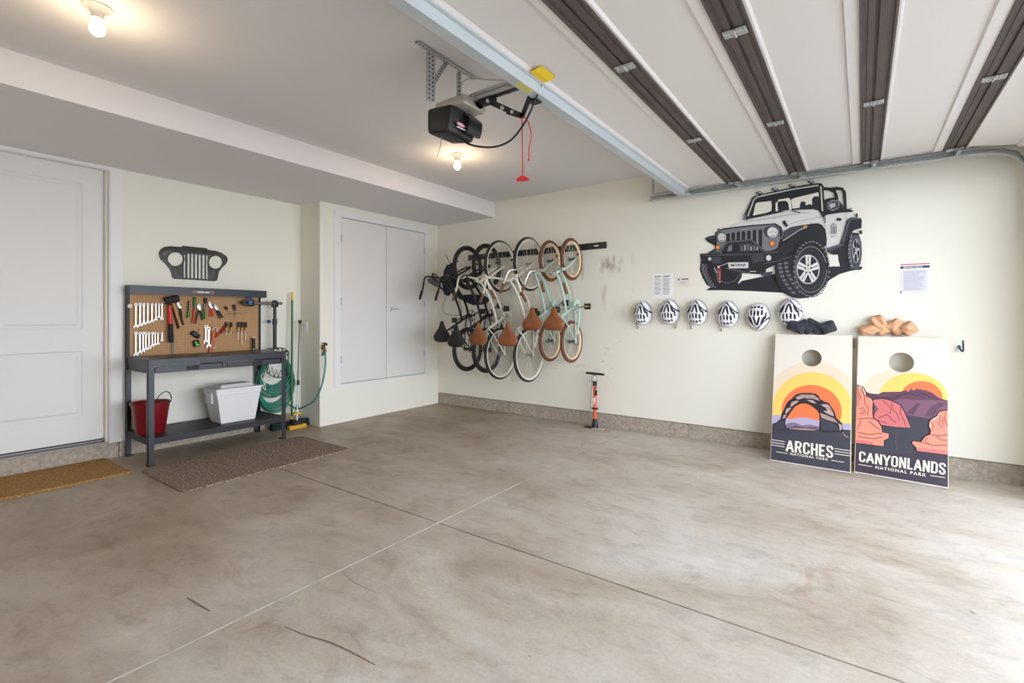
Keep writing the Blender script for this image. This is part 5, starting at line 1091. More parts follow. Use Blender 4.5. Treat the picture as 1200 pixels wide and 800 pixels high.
hl = ['leftmost white and black bicycle helmet on the wall, nearest the bicycles', 'second white bicycle helmet from the left, below the two column sheet', 'third white bicycle helmet from the left, right of the small notice', 'fourth white bicycle helmet from the left', 'fifth white bicycle helmet from the left, hanging with its tip pointing down', 'rightmost white bicycle helmet, just above the dark bean bags']
hp = [(751.5, 367.5, -1), (783, 366, 1), (815.5, 366.5, -1), (851.5, 368.5, -1), (887.5, 370.5, 0), (925, 366.5, 0)]
hcp = [hm] + [copy_tree(hm) for _ in range(5)]
for h, (px, py, sd), l in zip(hcp, hp, hl):
    P = ony(px, py, -0.075); h.location = (P.x, -0.006, P.z); h['label'] = l; ORG[h.name] = Vector((0, 0, 0))
    if sd: straps(h, sd)
    if px == 887.5: h.rotation_euler = (0, PI, 0); h.location.z -= 0.0

# ------------------------------------------------------------------ cornhole boards
def homog(src):
    # unit-square coordinates of a pixel inside the drawn quad (tl, tr, br, bl)
    import numpy as np
    dst = [(0, 0), (1, 0), (1, 1), (0, 1)]; A = []; B = []
    for (x, y), (u, v) in zip(src, dst): A += [[x, y, 1, 0, 0, 0, -u * x, -u * y], [0, 0, 0, x, y, 1, -v * x, -v * y]]; B += [u, v]
    h = np.linalg.solve(np.array(A, float), np.array(B, float))
    def f(x, y): w_ = h[6] * x + h[7] * y + 1; return ((h[0] * x + h[1] * y + h[2]) / w_, (h[3] * x + h[4] * y + h[5]) / w_)
    return f
def clip01(pts):
    e = 0.006
    for ax, s_, lim in ((0, 1, e), (0, -1, 1 - e), (1, 1, e), (1, -1, 1 - e)):
        out = []
        for i, p in enumerate(pts):
            q = pts[(i + 1) % len(pts)]; a_, b_ = s_ * (p[ax] - lim), s_ * (q[ax] - lim)
            if a_ >= 0: out.append(p)
            if (a_ < 0) != (b_ < 0): t = a_ / (a_ - b_); out.append((p[0] + (q[0] - p[0]) * t, p[1] + (q[1] - p[1]) * t))
        pts = out
        if not pts: return []
    return pts
M_bcream = mat('board_cream', (228, 220, 208), 0.45); M_sand = mat('board_sand', (228, 208, 184), 0.45); M_byl = mat('board_yellow', (252, 200, 104), 0.45); M_bor = mat('board_orange', (246, 118, 70), 0.45); M_bdk = mat('board_charcoal', (58, 58, 70), 0.45, var=0.06, scale=12); M_bln = mat('board_lettering', (236, 226, 210), 0.45); M_blav = mat('board_lavender', (172, 164, 192), 0.45); M_bmv = mat('board_mauve', (122, 108, 130), 0.45); M_brk = mat('board_rock', (186, 158, 150), 0.45); M_bout = mat('board_outline', (34, 30, 38), 0.45)
M_pinkA = mat('board_salmon', (240, 140, 118), 0.45); M_pinkB = mat('board_rose', (206, 112, 112), 0.45); M_plum = mat('board_plum', (96, 62, 82), 0.45); M_plum2 = mat('board_light_plum', (122, 82, 104), 0.45); M_edge = mat('board_wood_edge', (206, 186, 160), 0.7)
def board(label, bl, br, tl, tr, quad, hole_px, hole_r, draw):
    bl, br, tl, tr = map(Vector, (bl, br, tl, tr)); U = ((br - bl) + (tr - tl)) / 2; W = U.length; U.normalize(); V = ((bl - tl) + (br - tr)) / 2; H = V.length; V = (V - U * V.dot(U)).normalized(); Nn = U.cross(V).normalized()
    if Nn.y > 0: Nn = -Nn
    mid = (bl + br + tl + tr) / 4; O = mid - U * W / 2 - V * H / 2
    low = (O + V * H).z - 0.0; O.z -= low - 0.004
    t = thing('cornhole_board', label, 'cornhole board', (mid.x, mid.y, 0)); hom = homog(quad)
    def at(u, v, d): return O + U * (W * u) + V * (H * v) + Nn * d
    hu, hv = hom(*hole_px); hr = hole_r / W
    vs, fs = curve2mesh([[(0, 0), (W, 0), (W, H), (0, H)], [(hu * W + hole_r * math.cos(2 * PI * i / 48), hv * H + hole_r * math.sin(2 * PI * i / 48)) for i in range(48)]], 0.006)
    b = MB(); b.add([O + U * v[0] + V * v[1] + Nn * (v[2] - 0.006) for v in vs], fs); b.build('playing_surface', M_bcream, t)
    b = MB()
    def bar(u0, u1, v0, v1): b.add([O + U * u + V * v + Nn * d for d in (-0.012, -0.085) for u, v in ((u0, v0), (u1, v0), (u1, v1), (u0, v1))], [(0, 1, 2, 3), (4, 5, 6, 7), (0, 1, 5, 4), (1, 2, 6, 5), (2, 3, 7, 6), (3, 0, 4, 7)])
    bar(0, 0.018, 0, H); bar(W - 0.018, W, 0, H); bar(0.018, W - 0.018, 0, 0.018); bar(0.018, W - 0.018, H - 0.018, H); b.build('frame', M_edge, t)
    raw = Art(lambda u, v, d: at(u, v, d), clip01); raw.step = 0.00015
    class PxArt:
        def poly(s, m, pts): raw.poly(m, [hom(*p) for p in pts])
        def line(s, m, pts, wd): raw.poly(m, [hom(*p) for p in strip(pts, wd)])
        def text(s, m, txt, tl_, tr_, br_, bl_, bold=0.03, sp=1.0): raw.text(m, txt, hom(*tl_), hom(*tr_), hom(*br_), hom(*bl_), bold, sp)
    draw(PxArt())
    # keep the bored hole open: drop painted faces whose centre is over it
    mb = raw.mb; nf, nm = [], []
    bm = bmesh.new(); vv = [bm.verts.new(v) for v in mb.v]; fm = {}
    for f, m_ in zip(mb.f, mb.m):
        try: fm[bm.faces.new([vv[i] for i in f])] = m_
        except ValueError: pass
    for f, m_ in fm.items(): f.material_index = m_
    C0 = at(hu, hv, 0)
    near = [f for f in bm.faces if any((v.co - C0).length < hole_r * 6 for v in f.verts) or True]
    for k in range(24):
        an = 2 * PI * (k + 0.5) / 24; n_ = U * math.cos(an) + V * math.sin(an)
        cut = [f for f in bm.faces if (f.calc_center_median() - C0).length < hole_r * 14 and min((v.co - C0).dot(n_) for v in f.verts) < hole_r < max((v.co - C0).dot(n_) for v in f.verts) and paint_hits(f, C0, hole_r)]
        if cut:
            es = list({e for f in cut for e in f.edges}); vs_ = list({v for f in cut for v in f.verts}); bmesh.ops.bisect_plane(bm, geom=cut + es + vs_, plane_co=C0 + n_ * hole_r, plane_no=n_)
    kill = [f for f in bm.faces if ((f.calc_center_median() - C0) - Nn * (f.calc_center_median() - C0).dot(Nn)).length < hole_r * 0.995]
    bmesh.ops.delete(bm, geom=kill, context='FACES')
    me = bpy.data.meshes.new('artwork'); org = ORG[t.name]
    for v in bm.verts: v.co -= org
    bm.to_mesh(me); bm.free()
    for m_ in mb.mats: me.materials.append(m_)
    o = bpy.data.objects.new('artwork', me); C.objects.link(o); o.parent = t
    return t, at
def paint_hits(f, C0, r):
    from mathutils.geometry import closest_point_on_tri
    v = [x.co for x in f.verts]
    for i in range(1, len(v) - 1):
        if (closest_point_on_tri(C0, v[0], v[i], v[i + 1]) - C0).length < r * 1.05: return True
    return False
def arches(a):
    E = lambda cx, cy, rx, ry: ellpts(cx, cy, rx, ry, 72)
    a.poly(M_sand, E(263, 400, 205, 203)); a.poly(M_byl, E(262, 412, 172, 169)); a.poly(M_bor, E(257, 410, 127, 112))
    a.poly(M_blav, [(60, 430), (88, 430), (118, 427), (140, 436), (165, 446), (200, 440), (235, 438), (262, 446), (290, 452), (350, 458), (385, 460), (430, 464), (430, 510), (60, 510)])
    a.poly(M_bmv, [(130, 480), (160, 462), (185, 460), (215, 472), (250, 468), (290, 476), (300, 500), (130, 500)]); a.poly(M_plum, [(150, 486), (190, 474), (230, 482), (275, 478), (290, 500), (150, 500)]); a.poly(M_brk, [(165, 484), (230, 486), (285, 490), (285, 494), (200, 492), (160, 489)])
    a.poly(M_bdk, [(60, 474), (88, 470), (100, 462), (130, 470), (150, 484), (185, 488), (220, 491), (270, 492), (290, 486), (340, 486), (385, 488), (430, 490), (440, 700), (60, 660)])
    a.poly(M_bout, [(92, 492), (102, 466), (118, 452), (126, 446), (130, 425), (140, 405), (150, 382), (160, 368), (174, 358), (186, 344), (196, 338), (215, 333), (245, 332), (275, 335), (288, 344), (294, 358), (310, 368), (330, 374), (342, 392), (354, 412), (362, 440), (376, 452), (386, 462), (388, 500), (292, 500), (288, 480), (290, 455), (290, 430), (285, 412), (268, 396), (250, 384), (232, 378), (208, 380), (188, 392), (176, 408), (164, 424), (156, 436), (148, 448), (146, 466), (152, 484), (160, 496)])
    a.poly(M_bdk, [(100, 480), (108, 464), (124, 454), (140, 450), (143, 470), (152, 490), (100, 492)]); a.poly(M_bdk, [(292, 440), (330, 450), (360, 470), (378, 492), (300, 492)])
    for q in ([(190, 352), (215, 340), (265, 341), (282, 352), (292, 366), (262, 356), (225, 354), (200, 362)], [(172, 374), (192, 366), (206, 368), (184, 384), (168, 396)], [(150, 402), (166, 396), (172, 400), (156, 418), (146, 426)], [(138, 430), (152, 426), (146, 440), (136, 446)],
              [(296, 382), (318, 380), (332, 386), (346, 412), (352, 432), (330, 424), (306, 410), (326, 408), (316, 396)], [(292, 418), (320, 428), (352, 442), (368, 462), (340, 452), (300, 438)], [(236, 362), (262, 364), (280, 378), (258, 374)], [(370, 462), (384, 468), (384, 484), (376, 494)]): a.poly(M_brk, q)
    for q in ([(200, 350), (240, 346), (280, 354)], [(300, 392), (330, 396), (344, 412)], [(298, 428), (330, 438), (360, 456)]): a.line(M_bout, q, 2.0)
    a.line(M_brk, [(388, 500), (394, 512), (410, 522)], 2.5)
    block_text(a, M_bln, 'ARCHES', (150, 534), (347, 559), (345, 610), (148, 583)); a.text(M_bln, 'NATIONAL PARK', (167, 588), (326, 611), (325, 622), (166, 599), 0.02, 1.25)
    for y in (534, 545, 556): a.line(M_bln, [(88, y), (143, y + 9)], 2.6)
    for y in (569, 580, 591): a.line(M_bln, [(352, y), (418, y + 9)], 2.6)
    a.line(M_bln, [(107, 586), (156, 593)], 2.4); a.line(M_bln, [(338, 619), (391, 627)], 2.4)
def canyon(a):
    E = lambda cx, cy, rx, ry: ellpts(cx, cy, rx, ry, 72)
    a.poly(M_sand, E(645, 425, 215, 203)); a.poly(M_byl, E(692, 352, 147, 107)); a.poly(M_bor, E(727, 350, 89, 71))
    a.poly(M_plum, [(430, 320), (480, 322), (510, 334), (545, 336), (562, 327), (600, 326), (638, 325), (660, 318), (672, 326), (682, 310), (692, 320), (708, 312), (745, 318), (775, 330), (800, 350), (838, 362), (850, 364), (850, 450), (500, 450)])
    a.poly(M_plum2, [(560, 378), (600, 366), (640, 356), (700, 360), (760, 360), (850, 366), (850, 400), (800, 436), (760, 440), (690, 428), (640, 420)]); a.poly(M_plum, [(660, 420), (700, 380), (720, 372), (706, 392), (690, 424)]); a.poly(M_plum, [(740, 430), (762, 392), (800, 372), (830, 370), (790, 400), (770, 432)])
    a.poly(M_bdk, [(430, 480), (520, 450), (600, 430), (660, 428), (700, 434), (770, 442), (850, 438), (855, 780), (420, 700)])
    a.poly(mat('board_indigo', (58, 48, 64), 0.45), [(430, 590), (850, 590), (855, 780), (420, 700)])
    for q in ([(600, 366), (640, 340), (672, 330), (700, 338)], [(700, 345), (730, 330), (760, 346), (800, 356)], [(560, 350), (600, 356), (640, 340)], [(500, 335), (540, 352), (590, 352)], [(690, 425), (705, 395), (722, 376)], [(770, 438), (785, 410), (812, 384), (836, 376)]): a.line(M_bout, q, 2.2)
    # middle mesa
    a.poly(M_bout, [(498, 370), (520, 358), (560, 354), (600, 362), (642, 382), (656, 408), (685, 484), (620, 482), (560, 474), (510, 464)]); a.poly(M_pinkB, [(505, 372), (524, 361), (560, 357), (598, 365), (638, 385), (652, 410), (681, 480), (620, 478), (560, 470), (510, 460)])
    a.poly(M_plum2, [(512, 378), (530, 384), (545, 400), (530, 420), (514, 412)]); a.poly(M_plum2, [(575, 400), (590, 430), (610, 460), (596, 440)])
    for q in ([(560, 360), (585, 385), (600, 400), (592, 420)], [(600, 368), (604, 400), (622, 420), (634, 450)], [(640, 386), (636, 420), (652, 446), (660, 474)], [(545, 440), (580, 424), (596, 440), (620, 460)], [(524, 440), (545, 452), (580, 462)]): a.line(M_bout, q, 2.4)
    # left hoodoo
    a.poly(M_bout, [(430, 300), (455, 296), (482, 308), (492, 326), (494, 342), (512, 350), (526, 378), (526, 440), (545, 452), (560, 478), (562, 498), (592, 504), (590, 530), (570, 538), (570, 566), (430, 550)]); a.poly(M_pinkA, [(430, 304), (455, 300), (478, 311), (488, 328), (490, 346), (508, 353), (521, 380), (521, 442), (541, 455), (556, 480), (559, 501), (588, 507), (586, 527), (566, 535), (566, 561), (430, 546)])
    for q in ([(455, 300), (458, 330), (470, 352), (452, 372)], [(470, 312), (486, 350), (484, 378), (500, 396), (498, 430)], [(458, 400), (480, 396), (490, 420)], [(450, 446), (500, 440), (522, 444)], [(470, 448), (460, 476), (450, 490)], [(500, 452), (530, 476), (552, 490)], [(450, 500), (500, 512), (560, 504)], [(455, 520), (520, 530), (562, 522)], [(522, 378), (518, 410), (522, 440)]): a.line(M_bout, q, 2.6)
    a.poly(M_pinkB, [(455, 330), (468, 352), (455, 392), (446, 390), (446, 340)]); a.poly(M_pinkB, [(460, 420), (478, 404), (486, 424), (470, 428)]); a.poly(M_pinkB, [(450, 535), (520, 545), (520, 556), (446, 548)])
    for q in ([(460, 303), (480, 316), (489, 340)], [(510, 356), (518, 374)]): a.line(M_bln, q, 3)
    # right hoodoo
    a.poly(M_bout, [(850, 400), (838, 403), (820, 402), (798, 410), (790, 428), (768, 440), (757, 452), (756, 476), (762, 490), (760, 506), (740, 514), (722, 538), (690, 534), (680, 546), (700, 566), (702, 582), (850, 600)]); a.poly(M_pinkA, [(850, 405), (822, 406), (801, 413), (793, 431), (771, 443), (761, 454), (761, 476), (768, 490), (765, 509), (743, 518), (725, 543), (692, 538), (687, 547), (706, 566), (707, 579), (850, 596)])
    for q in ([(802, 414), (806, 440), (800, 462), (812, 480)], [(830, 408), (826, 440), (836, 470)], [(764, 456), (776, 466), (774, 490)], [(766, 508), (800, 514), (840, 508)], [(790, 514), (806, 530), (836, 534)], [(726, 544), (780, 556), (838, 552)], [(750, 520), (742, 540), (760, 548)]): a.line(M_bout, q, 2.6)
    a.poly(M_pinkB, [(812, 440), (824, 430), (826, 470), (816, 474)]); a.poly(M_pinkB, [(712, 566), (760, 572), (845, 582), (845, 592), (712, 576)])
    for q in ([(770, 446), (795, 432), (804, 416)], [(764, 458), (762, 476)]): a.line(M_bln, q, 3)
    block_text(a, M_bln, 'CANYONLANDS', (461, 584), (830, 632), (828, 682), (459, 628)); a.text(M_bln, 'NATIONAL PARK', (531, 646), (748, 677), (746, 691), (530, 658), 0.02, 1.25)
    a.line(M_bln, [(458, 641), (516, 650)], 2.4); a.line(M_bln, [(764, 685), (828, 694)], 2.4); a.line(M_plum2, [(620, 500), (618, 540), (624, 580)], 1.5)
t1, at1 = board('charcoal and orange cornhole board lettered ARCHES with a rock arch', (4.534, -0.372, 0), (5.126, -0.396, 0), (4.537, -0.098, 1.138), (5.144, -0.108, 1.138), [(107, 78), (433, 82), (418, 672), (82, 622)], (259, 181), 0.078, arches)
t2, at2 = board('pink and plum cornhole board lettered CANYONLANDS with red rock cliffs', (5.166, -0.335, 0), (5.744, -0.402, 0), (5.172, -0.095, 1.136), (5.766, -0.118, 1.130), [(458, 87), (840, 95), (842, 740), (440, 675)], (641, 199), 0.083, canyon)

# ------------------------------------------------------------------ bean bags on the boards
def pillow(px, py, y, w_, h_, th, rot, m, label, cat_group, seed):
    rnd = random.Random(seed); P = ony(px, py, y); N = 18; top, bot = [], []
    R = Matrix.Rotation(rot[1], 3, 'Y') @ Matrix.Rotation(rot[0], 3, 'X') @ Matrix.Rotation(rot[2], 3, 'Z'); ph = [rnd.uniform(0, 6) for _ in range(4)]
    b = MB()
    for sgn in (1, -1):
        vs = []
        for j in range(N + 1):
            for i in range(N + 1):
                u, v = i / N * 2 - 1, j / N * 2 - 1
                pin = 1 - 0.03 * (1 - abs(u) ** 2) * abs(v) ** 3 - 0.14 * (u * u * v * v) ** 2; pinv = 1 - 0.03 * (1 - abs(v) ** 2) * abs(u) ** 3 - 0.14 * (u * u * v * v) ** 2
                d = th * ((1 - u ** 4) * (1 - v ** 4)) ** 0.5 * 1.15 * (1 + 0.22 * math.sin(3 * u + ph[0]) * math.cos(2.5 * v + ph[1]) + 0.08 * math.sin(7 * u + 5 * v + ph[2]))
                q = Vector((u * w_ * pinv, sgn * d + 0.02 * math.sin(2 * u + ph[3]) * v * v, v * h_ * pin)); vs.append(P + R @ q)
        b.add(vs, [(j * (N + 1) + i, j * (N + 1) + i + 1, (j + 1) * (N + 1) + i + 1, (j + 1) * (N + 1) + i) for j in range(N) for i in range(N)])
    lo = min(v.z for v in b.v); dz = 1.142 - lo
    if label.startswith('!'): label = label[1:]
    b.v = [v + Vector((0, 0, dz)) for v in b.v]
    ymx = max(v.y for v in b.v)
    if ymx > -0.002: b.v = [Vector((v.x, v.y - (ymx + 0.002), v.z)) for v in b.v]
    o = b.build('bean_bag', m, None, smooth=True, angle=60); return tag(o, label, 'bean bag', cat_group)
M_bagk = mat('dark_cloth', (54, 55, 62), 0.9, var=0.15, scale=30, bump=0.3, bscale=120); M_bagt = mat('tan_cloth', (214, 166, 128), 0.9, var=0.08, scale=20, bump=0.25, bscale=120)
r = math.radians
pillow(933, 386, -0.11, 0.076, 0.050, 0.034, (r(20), r(25), 0), M_bagk, 'charcoal bean bag, leftmost on the rock arch board', 'charcoal bean bags on the left board', 1)
pillow(944, 381, -0.075, 0.066, 0.052, 0.022, (r(0), r(50), 0), M_bagk, 'charcoal bean bag standing on a corner, just right of the leftmost charcoal bag', 'charcoal bean bags on the left board', 2)
pillow(955, 386, -0.058, 0.088, 0.052, 0.034, (r(15), r(28), 0), M_bagk, 'charcoal bean bag sloping down to the right, third along the rock arch board', 'charcoal bean bags on the left board', 3)
pillow(970, 386, -0.058, 0.066, 0.056, 0.042, (r(10), r(-20), 0), M_bagk, 'charcoal bean bag set apart at the right end of its row', 'charcoal bean bags on the left board', 4)
pillow(1020, 389, -0.055, 0.085, 0.040, 0.036, (r(30), r(-14), 0), M_bagt, 'tan bean bag lying low at the left end of the cliff board', 'tan bean bags on the right board', 5)
pillow(1032, 384, -0.065, 0.048, 0.092, 0.028, (r(8), r(-26), 0), M_bagt, 'tan bean bag standing tallest, second from left on the cliff board', 'tan bean bags on the right board', 6)
pillow(1051, 386, -0.060, 0.066, 0.062, 0.030, (r(5), r(48), 0), M_bagt, 'tan bean bag standing on its corner, third along the cliff board', 'tan bean bags on the right board', 7)
pillow(1064, 387, -0.060, 0.058, 0.055, 0.045, (r(15), r(-36), 0), M_bagt, 'roundest tan bean bag, rightmost on the cliff board', 'tan bean bags on the right board', 8)

# hooks screwed in the wall
def whook(px, py, label, s_=1):
    P = ony(px, py, -0.03); b = MB(); t = thing('wall_hook', label, 'hook', (P.x, 0, P.z))
    b.tube(catmull([(P.x - 0.012, -0.001, P.z - 0.005), (P.x - 0.008, -0.03, P.z - 0.03), (P.x + 0.002, -0.055, P.z - 0.045), (P.x + 0.004, -0.07, P.z - 0.02), (P.x + 0.002, -0.072, P.z + 0.045)], 5), 0.0065, 8); b.build('hook_arm', mat('dark_rubber_coat', (46, 50, 62), 0.5), t, smooth=True)
    b = MB(); b.cyl((P.x - 0.012, 0, P.z - 0.005), (P.x - 0.0115, -0.02, P.z - 0.015), 0.010, n=12); b.build('shank', mat('blue_sleeve', (70, 110, 140), 0.5), t)
whook(1127, 405, 'dark coated utility hook on the bare wall right of the boards')
P = ony(1000, 404, -0.11); b = MB(); b.bbox(5.149, 5.158, -0.125, -0.10, 1.03, 1.115, 0.003); 
t = b.build('board_latch', M_blackp); tag(t, 'narrow black latch strip in the gap between the two boards at top', 'latch')

# bicycle floor pump
t = thing('bicycle_pump', 'orange bicycle floor pump with black T handle standing against the right wall', 'bicycle pump', (2.66, -0.135, 0)); x, y = 2.665, -0.135
M_por = mat('pump_orange', (232, 92, 40), 0.35)
b = MB(); b.cyl((x, y, 0.06), (x, y, 0.53), 0.021, n=20); b.build('barrel', M_por, t, smooth=True)
b = MB(); b.lathe([(0, 0.012), (0.042, 0.012), (0.036, 0.05), (0.026, 0.10), (0.022, 0.115), (0, 0.115)], (x, y, 0), (0, 0, 1), 20); b.cyl((x, y, 0.225), (x, y, 0.245), 0.036, n=20); b.torus((x, y, 0.235), (0, 0, 1), 0.032, 0.009, 24, 8); b.build('collar', M_blackp, t, smooth=True, angle=50)
b = MB(); b.cyl((x, y, 0.505), (x, y, 0.555), 0.0275, n=20); b.build('top_cap', M_blackp, t, smooth=True, angle=50)
b = MB(); b.cyl((x, y, 0.55), (x, y, 0.63), 0.007, n=10); b.build('rod', M_steel, t)
b = MB(); b.tube([(x - 0.115, y, 0.645), (x - 0.05, y, 0.642), (x + 0.05, y, 0.640), (x + 0.115, y, 0.638)], [0.0125, 0.014, 0.014, 0.0125], 12); b.cyl((x, y, 0.62), (x, y, 0.642), 0.014); b.build('handle', M_black, t, smooth=True)
b = MB(); b.bbox(x - 0.13, x + 0.02, y - 0.03, y + 0.03, 0.0, 0.013, 0.005); b.build('foot_plate', M_black, t)
b = MB(); b.bbox(x - 0.02, x + 0.12, y - 0.042, y + 0.02, 0.0, 0.012, 0.004); b.build('foot_plate', M_steel, t)
b = MB(); b.tube(catmull([(x - 0.02, y - 0.02, 0.09), (x - 0.045, y - 0.02, 0.15), (x - 0.045, y - 0.02, 0.35), (x - 0.03, y - 0.02, 0.5), (x - 0.03, y - 0.015, 0.6), (x, y - 0.02, 0.632), (x + 0.032, y - 0.02, 0.6), (x + 0.03, y - 0.022, 0.5), (x + 0.028, y - 0.024, 0.44)], 6), 0.0045, 8); b.build('hose', mat('grey_hose', (120, 120, 124), 0.5), t, smooth=True)
b = MB(); b.bbox(x + 0.018, x + 0.038, y - 0.034, y - 0.014, 0.39, 0.45, 0.004); b.build('valve_head', M_blackp, t)
a = Art(lambda u, v, d: (x + 0.0214 * math.sin(u), y - (0.0214 + d) * math.cos(u), 0.36 - v * 0.08)); 
for k in range(5): a.poly(M_paper, [(-0.6 + k * 0.24, 0), (-0.6 + (k + 1) * 0.24, 0), (-0.6 + (k + 1) * 0.24, 1 - 0.15 * k), (-0.6 + k * 0.24, 1)])
a.mb.build('label_sticker', None, t)
# small leaf on the floor
P = onz(1143, 718, 0); b = MB(); b.add([(P.x - 0.016, P.y, 0.001), (P.x - 0.004, P.y + 0.012, 0.006), (P.x + 0.014, P.y + 0.006, 0.002), (P.x + 0.006, P.y - 0.01, 0.008), (P.x - 0.008, P.y - 0.008, 0.003)], [(0, 1, 2, 3, 4)]); b.add([(P.x - 0.016, P.y, 0.0), (P.x - 0.004, P.y + 0.012, 0.005), (P.x + 0.014, P.y + 0.006, 0.001), (P.x + 0.006, P.y - 0.01, 0.007), (P.x - 0.008, P.y - 0.008, 0.002)], [(0, 1, 2, 3, 4)])
tag(b.build('leaf', mat('dry_leaf', (214, 208, 200), 0.8)), 'small pale dry leaf scrap lying alone on the floor at the lower right', 'leaf')

# ------------------------------------------------------------------ bicycles hanging by the front wheel from the rail
M_tan = mat('brown_leather', (140, 84, 48), 0.4, var=0.1, scale=15); M_grip = mat('brown_grip', (118, 74, 50), 0.5)
M_tblk = mat('tyre_black', (38, 35, 34), 0.8); M_tbrn = mat('tyre_brown', (104, 64, 48), 0.75); M_wwall = mat('cream_sidewall', (214, 206, 190), 0.6); M_rimc = mat('cream_rim', (232, 206, 168), 0.5); M_rimw = mat('white_rim', (218, 214, 204), 0.45)
M_fwhite = mat('frame_white', (222, 218, 206), 0.3); M_fmint = mat('frame_mint', (176, 204, 192), 0.3); M_fblack = mat('frame_black', (26, 26, 29), 0.25); M_spoke = mat('spoke_steel', (160, 158, 152), 0.4, 0.7)
rail = thing('bicycle_rail', 'long black steel rail on the right wall from which the bicycles hang', 'rail', (1.68, 0, 2.16))
b = MB(); b.bbox(0.60, 2.755, -0.028, 0.0, 2.122, 2.198, 0.003); b.build('bar', M_black, rail)
MB().box(2.60, 2.66, -0.0295, -0.0275, 2.152, 2.166).build('badge', M_steel, rail)
def bicycle(p, label, group):
    x0, zr, r, wb, tr = p['x'], p['zr'], p['r'], p['wb'], p['tr']; G = 0.032; s = p.get('s', 1.0)
    t = thing('bicycle', label, 'bicycle', (x0, 0, zr - r), group)
    def F(f, u, x=0.0): return Vector((x0 + x, -u - G, zr + f))
    FU = r; mf = p['frame']
    def wheel(f, name, turn=0.0):
        c = F(f, FU); b = MB(); b.torus(c, (1, 0, 0), r - 2 * tr - 0.004, 0.008, 64, 8, 0.013); w_ = b.build(name, p['rim'], t, smooth=True)
        b = MB(); b.mats = [p['tyre'], p['wall']]
        b.torus(c, (1, 0, 0), r - tr, tr, 72, 14, tr * 0.95, matfn=lambda a: 1 if (p['band'][0] < abs((math.degrees(a) + 180) % 360 - 180) < p['band'][1]) else 0); b.build('tire', None, w_, smooth=True)
        b = MB(); b.cyl(c - Vector((0.05, 0, 0)), c + Vector((0.05, 0, 0)), 0.008); b.cyl(c - Vector((0.03, 0, 0)), c + Vector((0.03, 0, 0)), 0.016)
        for sx_ in (-0.03, 0.03): b.cyl(c + Vector((sx_ - 0.002, 0, 0)), c + Vector((sx_ + 0.002, 0, 0)), 0.026, n=16)
        b.build('hub', p['hub'], w_, smooth=True, angle=40)
        b = MB(); R1 = r - 2 * tr - 0.004
        for k in range(28):
            a1 = 2 * PI * k / 28; a0 = a1 + (0.9 if k % 4 < 2 else -0.9); sx_ = 0.028 if k % 2 else -0.028
            b.cyl(c + Vector((sx_, 0.022 * math.cos(a0), 0.022 * math.sin(a0))), c + Vector((0, R1 * math.cos(a1), R1 * math.sin(a1))), 0.0014, n=4, caps=False)
        b.build('spokes', M_spoke, w_); return w_
    wheel(0, 'rear_wheel'); wheel(wb, 'front_wheel')
    Q = p['pts']; bb, st, el = Q['bb'], Q['seat'], Q['elbow']; hl, hu = Q['head_lo'], Q['head_up']
    b = MB()
    b.tube(catmull([F(*hu), F(*Q['top'][0]), F(*Q['top'][1]), F(*el)], 6), 0.0155 * s, 10); b.tube(catmull([F(*hl), F(*Q['down'][0]), F(*Q['down'][1]), F(*bb)], 6), 0.0165 * s, 10)
    b.cyl(F(*bb), F(*st), 0.015 * s, n=12); b.cyl(F(bb[0], bb[1], -0.035), F(bb[0], bb[1], 0.035), 0.022, n=16)
    d = (F(*hu) - F(*hl)).normalized(); b.cyl(F(*hl) - d * 0.02, F(*hu) + d * 0.02, 0.020 * s, n=14)
    for sx_ in (-1, 1):
        b.tube([F(bb[0] - 0.02, bb[1], sx_ * 0.03), F(bb[0] - 0.12, (bb[1] + FU) / 2, sx_ * 0.048), F(0.0, FU, sx_ * 0.058)], 0.009 * s, 8)
        b.tube([F(st[0], st[1] - 0.01, sx_ * 0.012), F(st[0] - 0.06, st[1] - 0.05, sx_ * 0.045), F(0.0, FU, sx_ * 0.058)], 0.0085 * s, 8)
        b.box(x0 + sx_ * 0.058 - 0.003, x0 + sx_ * 0.058 + 0.003, -FU - G - 0.018, -FU - G + 0.018, zr - 0.018, zr + 0.02)
    b.build('frame', mf, t, smooth=True, angle=50)
    b = MB(); cr = hl
    b.bbox(x0 - 0.06, x0 + 0.06, -cr[1] - G - 0.016, -cr[1] - G + 0.016, zr + cr[0] + 0.0, zr + cr[0] + 0.034, 0.008)
    for sx_ in (-1, 1): b.tube(catmull([F(cr[0] + 0.01, cr[1] - 0.005, sx_ * 0.055), F(cr[0] * 0.45 + wb * 0.55, cr[1] * 0.42 + FU * 0.58 + 0.02, sx_ * 0.058), F(wb, FU, sx_ * 0.058)], 5), [0.014 * s] * 5 + [0.012 * s] * 5 + [0.009 * s], 8)
    b.build('fork', mf, t, smooth=True, angle=50)
    # handlebar with grips
    cl = Q['clamp']; b = MB(); b.cyl(F(*hu), F(hu[0] - 0.004, cl[1] - 0.01), 0.013, n=12); b.cyl(F(hu[0] - 0.004, cl[1] - 0.015), F(*cl), 0.014, n=12); b.cyl(F(cl[0], cl[1], -0.025), F(cl[0], cl[1], 0.025), 0.019, n=14)
    for sx_ in (-1, 1): b.tube(catmull([F(a_, c_, sx_ * x_) for a_, c_, x_ in Q['bar']], 6), 0.0112, 10)
    hb = b.build('handlebar', p['barm'], t, smooth=True, angle=50)
    for sx_ in (-1, 1):
        e1 = F(Q['bar'][-1][0], Q['bar'][-1][1], sx_ * Q['bar'][-1][2]); e0 = F(Q['bar'][-2][0], Q['bar'][-2][1], sx_ * Q['bar'][-2][2]); d = (e1 - e0).normalized()
        b = MB(); b.cyl(e1 - d * 0.115, e1 + d * 0.006, 0.0175, 0.0165, 14); g = b.build('grip', p['grip'], hb, smooth=True, angle=50)
